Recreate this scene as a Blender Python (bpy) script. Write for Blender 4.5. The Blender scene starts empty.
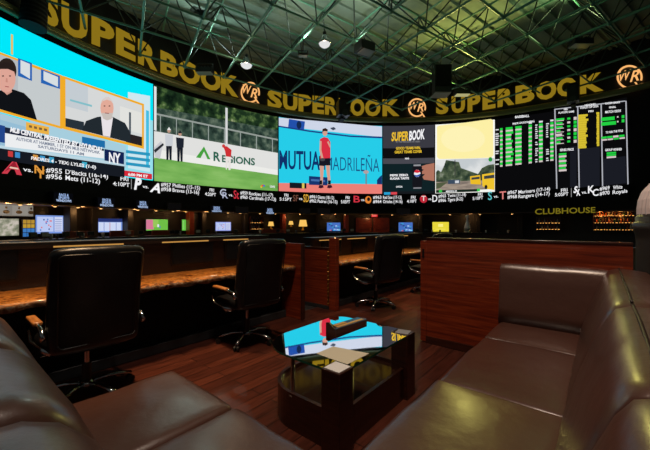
import bpy, bmesh, math, random
from mathutils import Vector, Matrix, noise
random.seed(7)
PI = math.pi
sc = bpy.context.scene
COL = sc.collection
H = 1.32                      # eye height
FPX = 330.0
YAW = math.radians(40)
FW = (-math.sin(YAW), math.cos(YAW)); RT = (math.cos(YAW), math.sin(YAW))

# ------------------------------------------------------------------ materials
def lin(c):
    out = []
    for v in c[:3]:
        v = v/255.0
        out.append(v/12.92 if v <= .04045 else ((v+.055)/1.055)**2.4)
    return (*out, 1.0)
MATS = {}
def newmat(name):
    m = bpy.data.materials.new(name); m.use_nodes = True
    return m, m.node_tree.nodes, m.node_tree.links, m.node_tree.nodes['Principled BSDF']
def pm(name, col, rough=.5, metal=0, spec=.5, bump=0, bscale=60, coat=0):
    if name in MATS: return MATS[name]
    m, n, l, b = newmat(name)
    b.inputs['Base Color'].default_value = lin(col); b.inputs['Roughness'].default_value = rough
    b.inputs['Metallic'].default_value = metal; b.inputs['Specular IOR Level'].default_value = spec
    b.inputs['Coat Weight'].default_value = coat
    if bump:
        tc = n.new('ShaderNodeTexCoord'); nz = n.new('ShaderNodeTexNoise'); bp = n.new('ShaderNodeBump')
        nz.inputs['Scale'].default_value = bscale; nz.inputs['Detail'].default_value = 5
        l.new(tc.outputs['Object'], nz.inputs['Vector']); bp.inputs['Strength'].default_value = bump
        bp.inputs['Distance'].default_value = .01
        l.new(nz.outputs['Fac'], bp.inputs['Height']); l.new(bp.outputs['Normal'], b.inputs['Normal'])
    MATS[name] = m; return m
def noisemat(name, cols, scale=(1,1,1), nscale=5, rough=.4, detail=6, dist=0, bump=.1, spec=.5, coat=0, rvar=0):
    """several colours laid out by stretched noise: wood, burl, carpet"""
    m, n, l, b = newmat(name)
    tc = n.new('ShaderNodeTexCoord'); mp = n.new('ShaderNodeMapping'); nz = n.new('ShaderNodeTexNoise'); cr = n.new('ShaderNodeValToRGB')
    mp.inputs['Scale'].default_value = scale
    nz.inputs['Scale'].default_value = nscale; nz.inputs['Detail'].default_value = detail; nz.inputs['Distortion'].default_value = dist
    l.new(tc.outputs['Object'], mp.inputs['Vector']); l.new(mp.outputs['Vector'], nz.inputs['Vector']); l.new(nz.outputs['Fac'], cr.inputs['Fac'])
    el = cr.color_ramp.elements
    while len(el) < len(cols): el.new(.5)
    for i, (p, c) in enumerate(cols): el[i].position = p; el[i].color = lin(c)
    l.new(cr.outputs['Color'], b.inputs['Base Color'])
    b.inputs['Roughness'].default_value = rough; b.inputs['Specular IOR Level'].default_value = spec; b.inputs['Coat Weight'].default_value = coat
    if bump:
        bp = n.new('ShaderNodeBump'); bp.inputs['Strength'].default_value = bump; bp.inputs['Distance'].default_value = .01
        l.new(nz.outputs['Fac'], bp.inputs['Height']); l.new(bp.outputs['Normal'], b.inputs['Normal'])
    MATS[name] = m; return m
def em(col, s=1.0):
    k = ('em', tuple(col), s)
    if k in MATS: return MATS[k]
    m = bpy.data.materials.new('lit_%d_%d_%d' % tuple(col)); m.use_nodes = True
    n = m.node_tree.nodes; n.clear()
    e = n.new('ShaderNodeEmission'); o = n.new('ShaderNodeOutputMaterial')
    e.inputs['Color'].default_value = lin(col); e.inputs['Strength'].default_value = s
    m.node_tree.links.new(e.outputs[0], o.inputs[0]); MATS[k] = m; return m
def emnoise(name, cols, nscale, scale=(1,1,1), s=1.0):
    m = bpy.data.materials.new(name); m.use_nodes = True
    n = m.node_tree.nodes; l = m.node_tree.links; n.clear()
    e = n.new('ShaderNodeEmission'); o = n.new('ShaderNodeOutputMaterial')
    tc = n.new('ShaderNodeTexCoord'); mp = n.new('ShaderNodeMapping'); nz = n.new('ShaderNodeTexNoise'); cr = n.new('ShaderNodeValToRGB')
    mp.inputs['Scale'].default_value = scale; nz.inputs['Scale'].default_value = nscale; nz.inputs['Detail'].default_value = 6
    el = cr.color_ramp.elements
    while len(el) < len(cols): el.new(.5)
    for i, (p, c) in enumerate(cols): el[i].position = p; el[i].color = lin(c)
    l.new(tc.outputs['Object'], mp.inputs['Vector']); l.new(mp.outputs['Vector'], nz.inputs['Vector']); l.new(nz.outputs['Fac'], cr.inputs['Fac'])
    l.new(cr.outputs['Color'], e.inputs['Color']); e.inputs['Strength'].default_value = s; l.new(e.outputs[0], o.inputs[0])
    return m

def leather(name, col, rough, bump, bscale, coat=0):
    m, n, l, b = newmat(name)
    b.inputs['Base Color'].default_value = lin(col); b.inputs['Specular IOR Level'].default_value = .6; b.inputs['Coat Weight'].default_value = coat; b.inputs['Coat Roughness'].default_value = .24
    tc = n.new('ShaderNodeTexCoord')
    vz = n.new('ShaderNodeTexVoronoi'); vz.inputs['Scale'].default_value = bscale
    nz = n.new('ShaderNodeTexNoise'); nz.inputs['Scale'].default_value = 9; nz.inputs['Detail'].default_value = 4
    mr = n.new('ShaderNodeMapRange'); mr.inputs['To Min'].default_value = rough-.06; mr.inputs['To Max'].default_value = rough+.08
    b1 = n.new('ShaderNodeBump'); b1.inputs['Strength'].default_value = bump; b1.inputs['Distance'].default_value = .003
    b2 = n.new('ShaderNodeBump'); b2.inputs['Strength'].default_value = .25; b2.inputs['Distance'].default_value = .02
    l.new(tc.outputs['Object'], vz.inputs['Vector']); l.new(tc.outputs['Object'], nz.inputs['Vector'])
    l.new(nz.outputs['Fac'], mr.inputs['Value']); l.new(mr.outputs['Result'], b.inputs['Roughness'])
    l.new(vz.outputs['Distance'], b1.inputs['Height']); l.new(nz.outputs['Fac'], b2.inputs['Height'])
    l.new(b1.outputs['Normal'], b2.inputs['Normal']); l.new(b2.outputs['Normal'], b.inputs['Normal'])
    return m
BROWN = leather('brown_leather', (78, 49, 40), .35, .06, 260, .4)
BLACKL = leather('black_leather', (11, 11, 14), .34, .06, 300)
MAHOG = noisemat('mahogany', [(.25, (78, 24, 10)), (.5, (118, 42, 18)), (.75, (150, 62, 28))], (1.2, 1.2, 28), 2.2, .32, 8, .3, .06, coat=.2)
DARKWOOD = noisemat('dark_wood', [(.3, (38, 17, 11)), (.7, (66, 30, 18))], (2, 2, 24), 2, .3, 6, .2, .05, coat=.3)
CASE = noisemat('desk_casework', [(.3, (26, 15, 10)), (.7, (44, 25, 15))], (2, 2, 14), 2, .45, 5, .2, .03)
BURL = noisemat('burl_wood', [(.3, (40, 18, 6)), (.42, (120, 64, 22)), (.5, (214, 140, 62)), (.58, (90, 44, 16)), (.7, (228, 166, 90))], (3, 1.4, 3), 5, .28, 9, 1.4, .25, coat=.3)
BARK = noisemat('burl_bark', [(.3, (40, 22, 12)), (.5, (120, 78, 44)), (.62, (150, 140, 125)), (.8, (70, 40, 22))], (4, 4, 4), 6, .5, 8, .8, .9)
def floormat():
    m, n, l, b = newmat('plank_floor')
    tc = n.new('ShaderNodeTexCoord'); mp = n.new('ShaderNodeMapping'); mp.inputs['Rotation'].default_value = (0, 0, PI/2)
    br = n.new('ShaderNodeTexBrick'); br.inputs['Scale'].default_value = 1
    br.inputs['Brick Width'].default_value = 1.1; br.inputs['Row Height'].default_value = .12; br.inputs['Mortar Size'].default_value = .004
    br.inputs['Color1'].default_value = lin((92, 47, 34)); br.inputs['Color2'].default_value = lin((68, 33, 25)); br.inputs['Mortar'].default_value = lin((28, 14, 10))
    nz = n.new('ShaderNodeTexNoise'); nz.inputs['Scale'].default_value = 3; nz.inputs['Detail'].default_value = 8
    mp2 = n.new('ShaderNodeMapping'); mp2.inputs['Scale'].default_value = (14, 1.5, 1)
    mx = n.new('ShaderNodeMix'); mx.data_type = 'RGBA'; mx.blend_type = 'MULTIPLY'; mx.inputs[0].default_value = .75
    cr = n.new('ShaderNodeValToRGB'); cr.color_ramp.elements[0].position = .3; cr.color_ramp.elements[0].color = (.3, .28, .26, 1); cr.color_ramp.elements[1].position = .7
    l.new(tc.outputs['Object'], mp.inputs['Vector']); l.new(mp.outputs['Vector'], br.inputs['Vector'])
    l.new(tc.outputs['Object'], mp2.inputs['Vector']); l.new(mp2.outputs['Vector'], nz.inputs['Vector']); l.new(nz.outputs['Fac'], cr.inputs['Fac'])
    l.new(br.outputs['Color'], mx.inputs[6]); l.new(cr.outputs['Color'], mx.inputs[7]); l.new(mx.outputs[2], b.inputs['Base Color'])
    b.inputs['Roughness'].default_value = .34; b.inputs['Specular IOR Level'].default_value = .4
    bp = n.new('ShaderNodeBump'); bp.inputs['Strength'].default_value = .12; bp.inputs['Distance'].default_value = .01
    l.new(nz.outputs['Fac'], bp.inputs['Height']); l.new(bp.outputs['Normal'], b.inputs['Normal'])
    return m
FLOOR = floormat()
CARPET = noisemat('dark_carpet', [(.3, (16, 12, 11)), (.7, (30, 22, 20))], (1, 1, 1), 40, .9, 4, 0, .3)
CHROME = pm('chrome', (200, 200, 205), .16, 1)
STEEL = pm('dark_steel', (70, 70, 74), .35, .9)
BLACK = pm('black_plastic', (14, 14, 15), .42)
MATTE = pm('matte_black', (9, 8, 8), .75, spec=.25)
SCREENOFF = pm('dark_screen', (28, 30, 32), .22)
GRAYMET = pm('plinth_metal', (52, 54, 56), .4, .3)
BRASS = pm('brass', (190, 140, 60), .3, 1)
ORANGEWOOD = noisemat('pale_wood', [(.3, (150, 90, 40)), (.7, (205, 140, 76))], (2, 14, 2), 4, .3, 5, .2, .05)
PAPER = pm('cream_paper', (206, 200, 178), .8)
WHITEP = pm('white_card', (225, 225, 225), .7)
TRUSS = pm('green_painted_steel', (92, 150, 124), .4, .1)
CEIL = noisemat('painted_deck', [(.3, (116, 136, 124)), (.7, (146, 164, 150))], (1, 1, 1), .6, .8, 4, 0, .1)
FASCIA = pm('fascia_black', (14, 11, 11), .5)
TUBE = pm('olive_tube', (122, 122, 76), .32, .2)
WALLD = pm('dark_wall', (24, 18, 15), .6)
def glassmat():
    m = bpy.data.materials.new('table_glass'); m.use_nodes = True
    n = m.node_tree.nodes; l = m.node_tree.links; n.clear()
    o = n.new('ShaderNodeOutputMaterial'); mx = n.new('ShaderNodeMixShader'); fr = n.new('ShaderNodeFresnel'); fr.inputs['IOR'].default_value = 1.62
    t = n.new('ShaderNodeBsdfTransparent'); t.inputs['Color'].default_value = (.86, .93, .9, 1)
    g = n.new('ShaderNodeBsdfGlossy'); g.inputs['Roughness'].default_value = .02; g.inputs['Color'].default_value = (1, 1, 1, 1)
    l.new(fr.outputs[0], mx.inputs[0]); l.new(t.outputs[0], mx.inputs[1]); l.new(g.outputs[0], mx.inputs[2]); l.new(mx.outputs[0], o.inputs[0])
    return m
GLASS = glassmat()
GLASSEDGE = pm('glass_edge', (30, 92, 74), .12)

# ------------------------------------------------------------------ mesh helpers
class MB:
    def __init__(s): s.bm = bmesh.new(); s.mats = []
    def mi(s, mat):
        if mat not in s.mats: s.mats.append(mat)
        return s.mats.index(mat)
    def faces(s, pts, fcs, mat, smooth=False):
        vs = [s.bm.verts.new(p) for p in pts]; k = s.mi(mat); out = []
        for f in fcs:
            try: q = s.bm.faces.new([vs[i] for i in f])
            except ValueError: continue
            q.material_index = k; q.smooth = smooth; out.append(q)
        return vs, out
    def box(s, c, d, mat, rot=None, bevel=0):
        x, y, z = d[0]/2, d[1]/2, d[2]/2
        pts = [Vector((a*x, b*y, e*z)) for a in (-1, 1) for b in (-1, 1) for e in (-1, 1)]
        if rot is not None: pts = [rot @ p for p in pts]
        pts = [p+Vector(c) for p in pts]
        vs, fs = s.faces(pts, [(0,1,3,2), (4,6,7,5), (0,4,5,1), (2,3,7,6), (0,2,6,4), (1,5,7,3)], mat)
        if bevel:
            es = list({e for f in fs for e in f.edges})
            r = bmesh.ops.bevel(s.bm, geom=es, offset=bevel, segments=2, affect='EDGES', profile=.6)
            for f in r['faces']: f.material_index = s.mi(mat); f.smooth = True
        return s
    def bar(s, a, b, r, mat, n=6, r2=None):
        a = Vector(a); b = Vector(b); d = b-a
        if d.length < 1e-6: return s
        q = d.to_track_quat('Z', 'Y').to_matrix(); r2 = r if r2 is None else r2
        pts = [a+q@Vector((math.cos(2*PI*i/n)*r, math.sin(2*PI*i/n)*r, 0)) for i in range(n)]
        pts += [b+q@Vector((math.cos(2*PI*i/n)*r2, math.sin(2*PI*i/n)*r2, 0)) for i in range(n)]
        f = [(i, (i+1) % n, n+(i+1) % n, n+i) for i in range(n)]
        s.faces(pts, f, mat, True)
        s.faces(pts[:n], [tuple(reversed(range(n)))], mat); s.faces(pts[n:], [tuple(range(n))], mat)
        return s
    def tube(s, path, r, mat, n=8, flat=1.0):
        path = [Vector(p) for p in path]; rings = []
        for i, p in enumerate(path):
            t = (path[min(i+1, len(path)-1)]-path[max(i-1, 0)]).normalized()
            up = Vector((0, 0, 1)) if abs(t.z) < .95 else Vector((0, 1, 0))
            u = t.cross(up).normalized(); v = t.cross(u).normalized()
            rings.append([p+u*math.cos(2*PI*k/n)*r+v*math.sin(2*PI*k/n)*r*flat for k in range(n)])
        pts = [q for R in rings for q in R]; f = []
        for i in range(len(path)-1):
            for k in range(n): f.append((i*n+k, i*n+(k+1) % n, (i+1)*n+(k+1) % n, (i+1)*n+k))
        f.append(tuple(range(n))); f.append(tuple(reversed(range((len(path)-1)*n, len(path)*n))))
        s.faces(pts, f, mat, True); return s
    def lathe(s, prof, c, mat, n=20, smooth=True):
        pts = []; f = []
        for (r, z) in prof:
            for k in range(n): pts.append(Vector((c[0]+r*math.cos(2*PI*k/n), c[1]+r*math.sin(2*PI*k/n), c[2]+z)))
        for i in range(len(prof)-1):
            for k in range(n): f.append((i*n+k, i*n+(k+1) % n, (i+1)*n+(k+1) % n, (i+1)*n+k))
        f.append(tuple(reversed(range(n)))); f.append(tuple(range((len(prof)-1)*n, len(prof)*n)))
        s.faces(pts, f, mat, smooth); return s
    def prism(s, poly, z0, z1, mat, side=None, smooth=False):
        n = len(poly)
        pts = [Vector((p[0], p[1], z0)) for p in poly]+[Vector((p[0], p[1], z1)) for p in poly]
        s.faces(pts, [(i, (i+1) % n, n+(i+1) % n, n+i) for i in range(n)], side or mat, smooth)
        s.faces(pts[:n], [tuple(reversed(range(n)))], mat); s.faces(pts[n:], [tuple(range(n))], mat)
        return s
    def cushion(s, x0, x1, y0, y1, z0, z1, r, mat, crown=.02, n=12, tf=None, wr=.004, seed=0):
        cx, cy, cz = (x0+x1)/2, (y0+y1)/2, (z0+z1)/2; hx, hy, hz = (x1-x0)/2, (y1-y0)/2, (z1-z0)/2
        r = min(r, hx, hy, hz)
        def ticks(h):
            inner = h-r
            t = [-h, -h+r*.25, -h+r*.6, -inner]+[-inner+2*inner*i/n for i in range(1, n)]+[inner, h-r*.6, h-r*.25, h]
            return t
        T = [ticks(hx), ticks(hy), ticks(hz)]; hh = (hx, hy, hz)
        idx = {}; pts = []; fcs = []
        def vid(p):
            k = tuple(round(q, 6) for q in p)
            if k not in idx:
                q = Vector(p); inn = Vector([max(-h+r, min(h-r, v)) for v, h in zip(q, hh)]); d = q-inn
                if d.length > 1e-9: q = inn+d.normalized()*r
                fx, fy, fz = (1-(q.x/hx)**2), (1-(q.y/hy)**2), (1-(q.z/hz)**2)
                q = q+Vector(((1 if q.x > 0 else -1)*crown*fy*fz*(abs(q.x)/hx)**2, (1 if q.y > 0 else -1)*crown*fx*fz*(abs(q.y)/hy)**2, (1 if q.z > 0 else -1)*crown*fx*fy*(abs(q.z)/hz)**2))
                w = noise.noise(Vector((q.x*5+seed, q.y*5, q.z*5)))*wr
                q = q*(1+w/max(.05, q.length)) + Vector((cx, cy, cz))
                if tf: q = tf(q)
                idx[k] = len(pts); pts.append(q)
            return idx[k]
        for ax in range(3):
            b, c = [i for i in range(3) if i != ax]
            for sg in (-1, 1):
                for i in range(len(T[b])-1):
                    for j in range(len(T[c])-1):
                        q = []
                        for (ii, jj) in ((i, j), (i+1, j), (i+1, j+1), (i, j+1)):
                            p = [0, 0, 0]; p[ax] = sg*hh[ax]; p[b] = T[b][ii]; p[c] = T[c][jj]; q.append(vid(p))
                        if len(set(q)) > 2: fcs.append(tuple(dict.fromkeys(q)))
        vs, fs = s.faces(pts, fcs, mat, True)
        bmesh.ops.recalc_face_normals(s.bm, faces=fs)
        return s
    def loft(s, prof, a0, a1, mk, mat, end=.90, bulge=.05, n=14):
        """closed profile swept from a0 to a1 with softly pinched ends: one plump back cushion"""
        cx = sum(p[0] for p in prof)/len(prof); cz = sum(p[1] for p in prof)/len(prof)
        L = a1-a0; rings = []; ts = [0, .004, .012, .03, .06]+[.06+.88*i/n for i in range(1, n)]+[.94, .97, .988, .996, 1]
        for t in ts:
            e = min(t, 1-t)*L; k = end+(1-end)*(1-math.exp(-e/(bulge)))
            if min(t, 1-t) == 0: k *= .93
            rings.append([mk(a0+t*L, cx+(p[0]-cx)*k+.004*noise.noise(Vector((t*L*6, p[0]*6, p[1]*6+a0))), cz+(p[1]-cz)*k+.006*noise.noise(Vector((t*L*5+3, p[0]*5, p[1]*5+a0)))) for p in prof])
        m = len(prof); pts = [Vector(q) for R in rings for q in R]; f = []
        for i in range(len(ts)-1):
            for k in range(m): f.append((i*m+k, i*m+(k+1) % m, (i+1)*m+(k+1) % m, (i+1)*m+k))
        f.append(tuple(range(m))); f.append(tuple(reversed(range((len(ts)-1)*m, len(ts)*m))))
        vs, fs = s.faces(pts, f, mat, True); bmesh.ops.recalc_face_normals(s.bm, faces=fs); return s
    def build(s, name, parent=None, loc=None, fix=True):
        if fix: bmesh.ops.recalc_face_normals(s.bm, faces=s.bm.faces[:])
        me = bpy.data.meshes.new(name); s.bm.to_mesh(me); s.bm.free()
        for m in s.mats: me.materials.append(m)
        o = bpy.data.objects.new(name, me); COL.objects.link(o)
        if parent: o.parent = parent
        if loc is not None: o.location = loc
        return o
def tag(o, label=None, cat=None, group=None, kind=None):
    if label: o['label'] = label
    if cat: o['category'] = cat
    if group: o['group'] = group
    if kind: o['kind'] = kind
    return o
def thing(name, label, cat, loc=(0,0,0), rz=0, group=None):
    o = bpy.data.objects.new(name, None); COL.objects.link(o); o.location = loc; o.rotation_euler = (0, 0, rz)
    o.empty_display_size = .1
    return tag(o, label, cat, group)
def dup(root, loc, rz, label, group=None):
    r = root.copy(); COL.objects.link(r); r.location = loc; r.rotation_euler = (0, 0, rz); r['label'] = label
    if group: r['group'] = group
    for ch in list(root.children):
        c = ch.copy(); COL.objects.link(c); c.parent = r
        for g in list(ch.children):
            d = g.copy(); COL.objects.link(d); d.parent = c
    return r
def Wd(xc, zc, z): return Vector((xc*RT[0]+zc*FW[0], xc*RT[1]+zc*FW[1], z))
def gp(px, py, h):
    zc = FPX*(H-h)/(py-225); return Wd((px-325)/FPX*zc, zc, h)
def at(px, py, zc): return Wd((px-325)/FPX*zc, zc, H+(225-py)/FPX*zc)

# ------------------------------------------------------------------ the curved wall of screens: a circle round (AX, AZ)
AX, AZ, AR = 4.79, 7.47, 16.55
def hit(px, d=0.0):
    a = (px-325)/FPX; k = 1/math.hypot(a, 1); dx, dz = a*k, k
    b = dx*AX+dz*AZ; c = AX*AX+AZ*AZ-(AR+d)**2
    t = b+math.sqrt(max(0, b*b-c)); return t*dx, t*dz
def AP(px, py, d=0.0):
    x, z = hit(px, d); return Wd(x, z, H+(225-py)/FPX*z)
def ang(px, d=0.0):
    x, z = hit(px, d); return math.atan2(x-AX, z-AZ)
def arcp(th, z, d=0.0): return Wd(AX+(AR+d)*math.sin(th), AZ+(AR+d)*math.cos(th), z)
CEN = Wd(AX, AZ, 0)
ZT, ZB = H+7.2, H+2.27        # top and bottom of the screens
def arcbox(mb, t0, t1, z0, z1, d0, d1, mat, step=.03):
    n = max(1, int(abs(t1-t0)/step)); pts = []; f = []
    for i in range(n+1):
        th = t0+(t1-t0)*i/n
        pts += [arcp(th, z0, d0), arcp(th, z1, d0), arcp(th, z1, d1), arcp(th, z0, d1)]
    for i in range(n):
        a = 4*i; b = a+4
        for k in range(4): f.append((a+k, a+(k+1) % 4, b+(k+1) % 4, b+k))
    f.append((0, 1, 2, 3)); f.append((4*n+3, 4*n+2, 4*n+1, 4*n))
    mb.faces(pts, f, mat); return mb

# flat pictures on the curved screens
TXT = {}
def textmesh(s, bold, shear, extrude=0):
    k = (s, bold, shear, extrude)
    if k not in TXT:
        cu = bpy.data.curves.new('t', 'FONT'); cu.body = s; cu.offset = bold; cu.shear = shear; cu.extrude = extrude; cu.resolution_u = 3
        o = bpy.data.objects.new('t', cu); COL.objects.link(o)
        dg = bpy.context.evaluated_depsgraph_get(); dg.update()
        me = bpy.data.meshes.new_from_object(o.evaluated_get(dg))
        v = [tuple(p.co) for p in me.vertices]; f = [tuple(p.vertices) for p in me.polygons]
        bpy.data.objects.remove(o); bpy.data.curves.remove(cu); bpy.data.meshes.remove(me)
        xs = [p[0] for p in v] or [0, 1]
        TXT[k] = (v, f, min(xs), max(xs))
    return TXT[k]
CAPH = None
def caph():
    global CAPH
    if CAPH is None:
        v = textmesh('H', 0, 0)[0]; CAPH = max(p[1] for p in v)
    return CAPH
class Pic(MB):
    def poly(s, pts, col, d=-.04):
        m = em(col) if isinstance(col, tuple) else col
        xs = [q[0] for q in pts]
        if max(xs)-min(xs) < 9:
            s.faces([AP(x, y, d) for x, y in pts], [tuple(range(len(pts)))], m); return s
        b = bmesh.new(); b.faces.new([b.verts.new((x, y, 0)) for x, y in pts]); bmesh.ops.triangulate(b, faces=b.faces[:])
        x = math.floor(min(xs)/6+1)*6
        while x < max(xs):            # sliced so that it follows the curve of the screen
            bmesh.ops.bisect_plane(b, geom=b.verts[:]+b.edges[:]+b.faces[:], plane_co=(x, 0, 0), plane_no=(1, 0, 0)); x += 6
        b.verts.index_update()
        s.faces([AP(v.co.x, v.co.y, d) for v in b.verts], [tuple(v.index for v in f.verts) for f in b.faces], m); b.free(); return s
    def quad(s, TL, TR, BR, BL, col, d=-.03):
        m = em(col) if isinstance(col, tuple) else col
        n = max(1, int(max(abs(TR[0]-TL[0]), abs(BR[0]-BL[0]))/4)); pts = []; f = []
        for i in range(n+1):
            t = i/n
            pts.append(AP(TL[0]+(TR[0]-TL[0])*t, TL[1]+(TR[1]-TL[1])*t, d)); pts.append(AP(BL[0]+(BR[0]-BL[0])*t, BL[1]+(BR[1]-BL[1])*t, d))
        for i in range(n): f.append((2*i, 2*i+1, 2*i+3, 2*i+2))
        s.faces(pts, f, m); return s
    def ell(s, cx, cy, rx, ry, col, d=-.05, n=16):
        return s.poly([(cx+rx*math.cos(2*PI*i/n), cy+ry*math.sin(2*PI*i/n)) for i in range(n)], col, d)
    def text(s, t, p0, p1, h, col, bold=.02, shear=0, d=-.06, h1=None):
        """p0/p1: baseline start and end, h: cap height"""
        m = em(col) if isinstance(col, tuple) else col
        v, f, x0, x1 = textmesh(t, bold, shear); c = caph(); h1 = h if h1 is None else h1; pts = []
        for p in v:
            u = (p[0]-x0)/(x1-x0); hh = h+(h1-h)*u
            pts.append(AP(p0[0]+(p1[0]-p0[0])*u, p0[1]+(p1[1]-p0[1])*u-p[1]/c*hh, d))
        s.faces(pts, f, m); return s

# ================================================================== SETTING
ML = math.radians
t_lo, t_hi = ang(0)-.55, ang(626)+.75
mb = MB(); mb.faces([Vector(p) for p in ((-24, -8, 0), (16, -8, 0), (16, 26, 0), (-24, 26, 0))], [(0, 1, 2, 3)], CARPET)
tag(mb.build('floor_hall'), kind='structure').location.z = -.004
mb = MB(); mb.faces([Vector(p) for p in ((-3.5, -2.5, 0), (3.2, -2.5, 0), (3.2, 9, 0), (-3.5, 9, 0))], [(0, 1, 2, 3)], FLOOR)
tag(mb.build('floor'), kind='structure')
# ceiling deck with purlins
LC, UC, DECK = H+8.2, H+9.75, H+10.3
dA = (math.sin(ML(-31.2)), math.cos(ML(-31.2))); dB = (math.sin(ML(54)), math.cos(ML(54)))
nA = (math.cos(ML(31.2)), math.sin(ML(31.2))); nB = (-math.cos(ML(54)), math.sin(ML(54)))
mb = MB()
mb.faces([Wd(-24, -6, DECK), Wd(28, -6, DECK), Wd(28, 27, DECK), Wd(-24, 27, DECK)], [(0, 1, 2, 3)], CEIL)
for k in range(-12, 27):
    m = k*.78+.3
    c = (nB[0]*m, nB[1]*m)
    a = Wd(c[0]-dB[0]*26, c[1]-dB[1]*26, DECK-.06); b = Wd(c[0]+dB[0]*30, c[1]+dB[1]*30, DECK-.06)
    q = (b-a).normalized(); w = Vector((-q.y, q.x, 0))*.07; u = Vector((0, 0, .06))
    mb.faces([a-w-u, a+w-u, a+w+u, a-w+u, b-w-u, b+w-u, b+w+u, b-w+u], [(0, 1, 5, 4), (1, 2, 6, 5), (3, 0, 4, 7), (2, 3, 7, 6)], CEIL)
tag(mb.build('ceiling'), kind='structure')
# wall above the screens, screen backing, soffit, recess
mb = MB(); arcbox(mb, t_lo, t_hi, ZT+.55, DECK, .12, .5, FASCIA); tag(mb.build('trim_fascia'), kind='structure')
mb = MB(); arcbox(mb, t_lo, t_hi, H+.86, ZT+.55, .2, .6, MATTE); arcbox(mb, t_lo, t_hi, H+.86, H+1.33, 0, .2, MATTE); tag(mb.build('wall_screen'), kind='structure')
mb = MB(); arcbox(mb, t_lo, t_hi, H+.78, H+.86, -.02, 1.5, DARKWOOD); tag(mb.build('trim_soffit'), kind='structure')
mb = MB(); arcbox(mb, t_lo, t_hi, 0, H+.86, 1.5, 1.8, WALLD); tag(mb.build('wall_back'), kind='structure')
mb = MB()
n = 90; pts = []
for i in range(n+1):
    th = t_lo+(t_hi-t_lo)*i/n; r = .18; c0 = arcp(th, ZT+.34, -.24)
    out = (c0-CEN); out.z = 0; out.normalize()
    for k in range(10): pts.append(c0+out*math.cos(2*PI*k/10)*r+Vector((0, 0, math.sin(2*PI*k/10)*r)))
mb.faces(pts, [(i*10+k, i*10+(k+1) % 10, (i+1)*10+(k+1) % 10, (i+1)*10+k) for i in range(n) for k in range(10)], TUBE, True)
tag(mb.build('trim_tube'), kind='structure')
# ================================================================== THE SCREENS
def lerp(a, b, t): return a+(b-a)*t
def interp(tab, x):
    for (x0, y0), (x1, y1) in zip(tab, tab[1:]):
        if x <= x1: return y0+(y1-y0)*(x-x0)/(x1-x0)
    (x0, y0), (x1, y1) = tab[-2:]
    return y0+(y1-y0)*(x-x0)/(x1-x0)
def ytop(x): X, Z = hit(x); return 225-FPX*7.2/Z
def ybot(x): X, Z = hit(x); return 225-FPX*2.27/Z
def screen(px0, px1, label, base=MATTE):
    xm = (px0+px1)/2
    t = thing('video_screen', label, 'screen', (0, 0, 0))
    m = MB(); arcbox(m, ang(px0)+.0008, ang(px1)-.0008, ZB, ZT, -.02, .2, base); m.build('screen_panel', t)
    return t
def full(p, px0, px1, v0, v1, col, d=-.03):
    """band of a screen between heights v0 and v1 (0 bottom, 1 top), following the true edges"""
    m = em(col) if isinstance(col, tuple) else col
    n = max(1, int((px1-px0)/3)); pts = []; f = []
    for i in range(n+1):
        x = lerp(px0, px1, i/n)
        for v in (v0, v1):
            q = AP(x, 200, d); q.z = lerp(ZB, ZT, v); pts.append(q)
    for i in range(n): f.append((2*i, 2*i+1, 2*i+3, 2*i+2))
    p.faces(pts, f, m)

WHITE = (245, 245, 248)
def tline(t, name, *a):
    q = Pic(); q.text(*a); q.build(name, t)
# ---- studio interview screen
t = screen(-70, 153.5, 'large curved screen showing two men in orange framed interview windows on cyan')
p = Pic()
p.mi(em((0, 232, 250)))
full(p, -69, 153, .0, 1, (0, 232, 250), -.03)
full(p, 108, 153, .02, .62, (150, 222, 236), -.04)
p.quad((128, 92), (150, 96), (150, 172), (128, 168), (205, 232, 240), -.05)
for y in (152, 158, 164): p.quad((126, y-2), (150, y+1), (150, y+4), (126, y+1), (40, 150, 190), -.06)
p.quad((146, 110), (149, 111), (149, 168), (146, 167), (70, 190, 225), -.06)
p.quad((-69, 92), (30, 122), (30, 136), (-69, 112), (170, 200, 215), -.04)
p.quad((30, 118), (126, 146), (126, 168), (30, 152), (166, 206, 222), -.045)
p.quad((-69, 100), (30, 128), (30, 152), (-69, 132), (150, 190, 214), -.045)
# windows
OR = (240, 172, 40)
p.quad((-69, 26), (62, 75.5), (62, 129), (-69, 93), OR, -.06)
p.quad((-69, 29), (60, 77.5), (60, 126), (-69, 90), (196, 202, 204), -.08)
p.quad((-69, 29), (18, 61), (18, 100), (-69, 78), (182, 186, 190), -.09)
p.quad((63.5, 76), (144, 104), (144, 149), (63.5, 129), OR, -.06)
p.quad((65.5, 79), (142, 105.5), (142, 146), (65.5, 126.5), (214, 216, 216), -.08)
p.quad((60, 75), (65.5, 77), (65.5, 129), (60, 128), OR, -.07)
for a in (((18, 58), (32, 63), (32, 81), (18, 76)), ((41, 69), (60, 76), (60, 89), (41, 83))):
    p.quad(*a, (38, 100, 180), -.10)
    (x0, y0), (x1, y1), (x2, y2), (x3, y3) = a
    p.quad((x0+2.5, y0+2), (x1-2, y1+1), (x2-2, y2-2), (x3+2.5, y3-3), (215, 222, 226), -.12)
p.quad((11, 34), (13, 34.8), (13, 55), (11, 54), (230, 190, 90), -.06)
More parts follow.
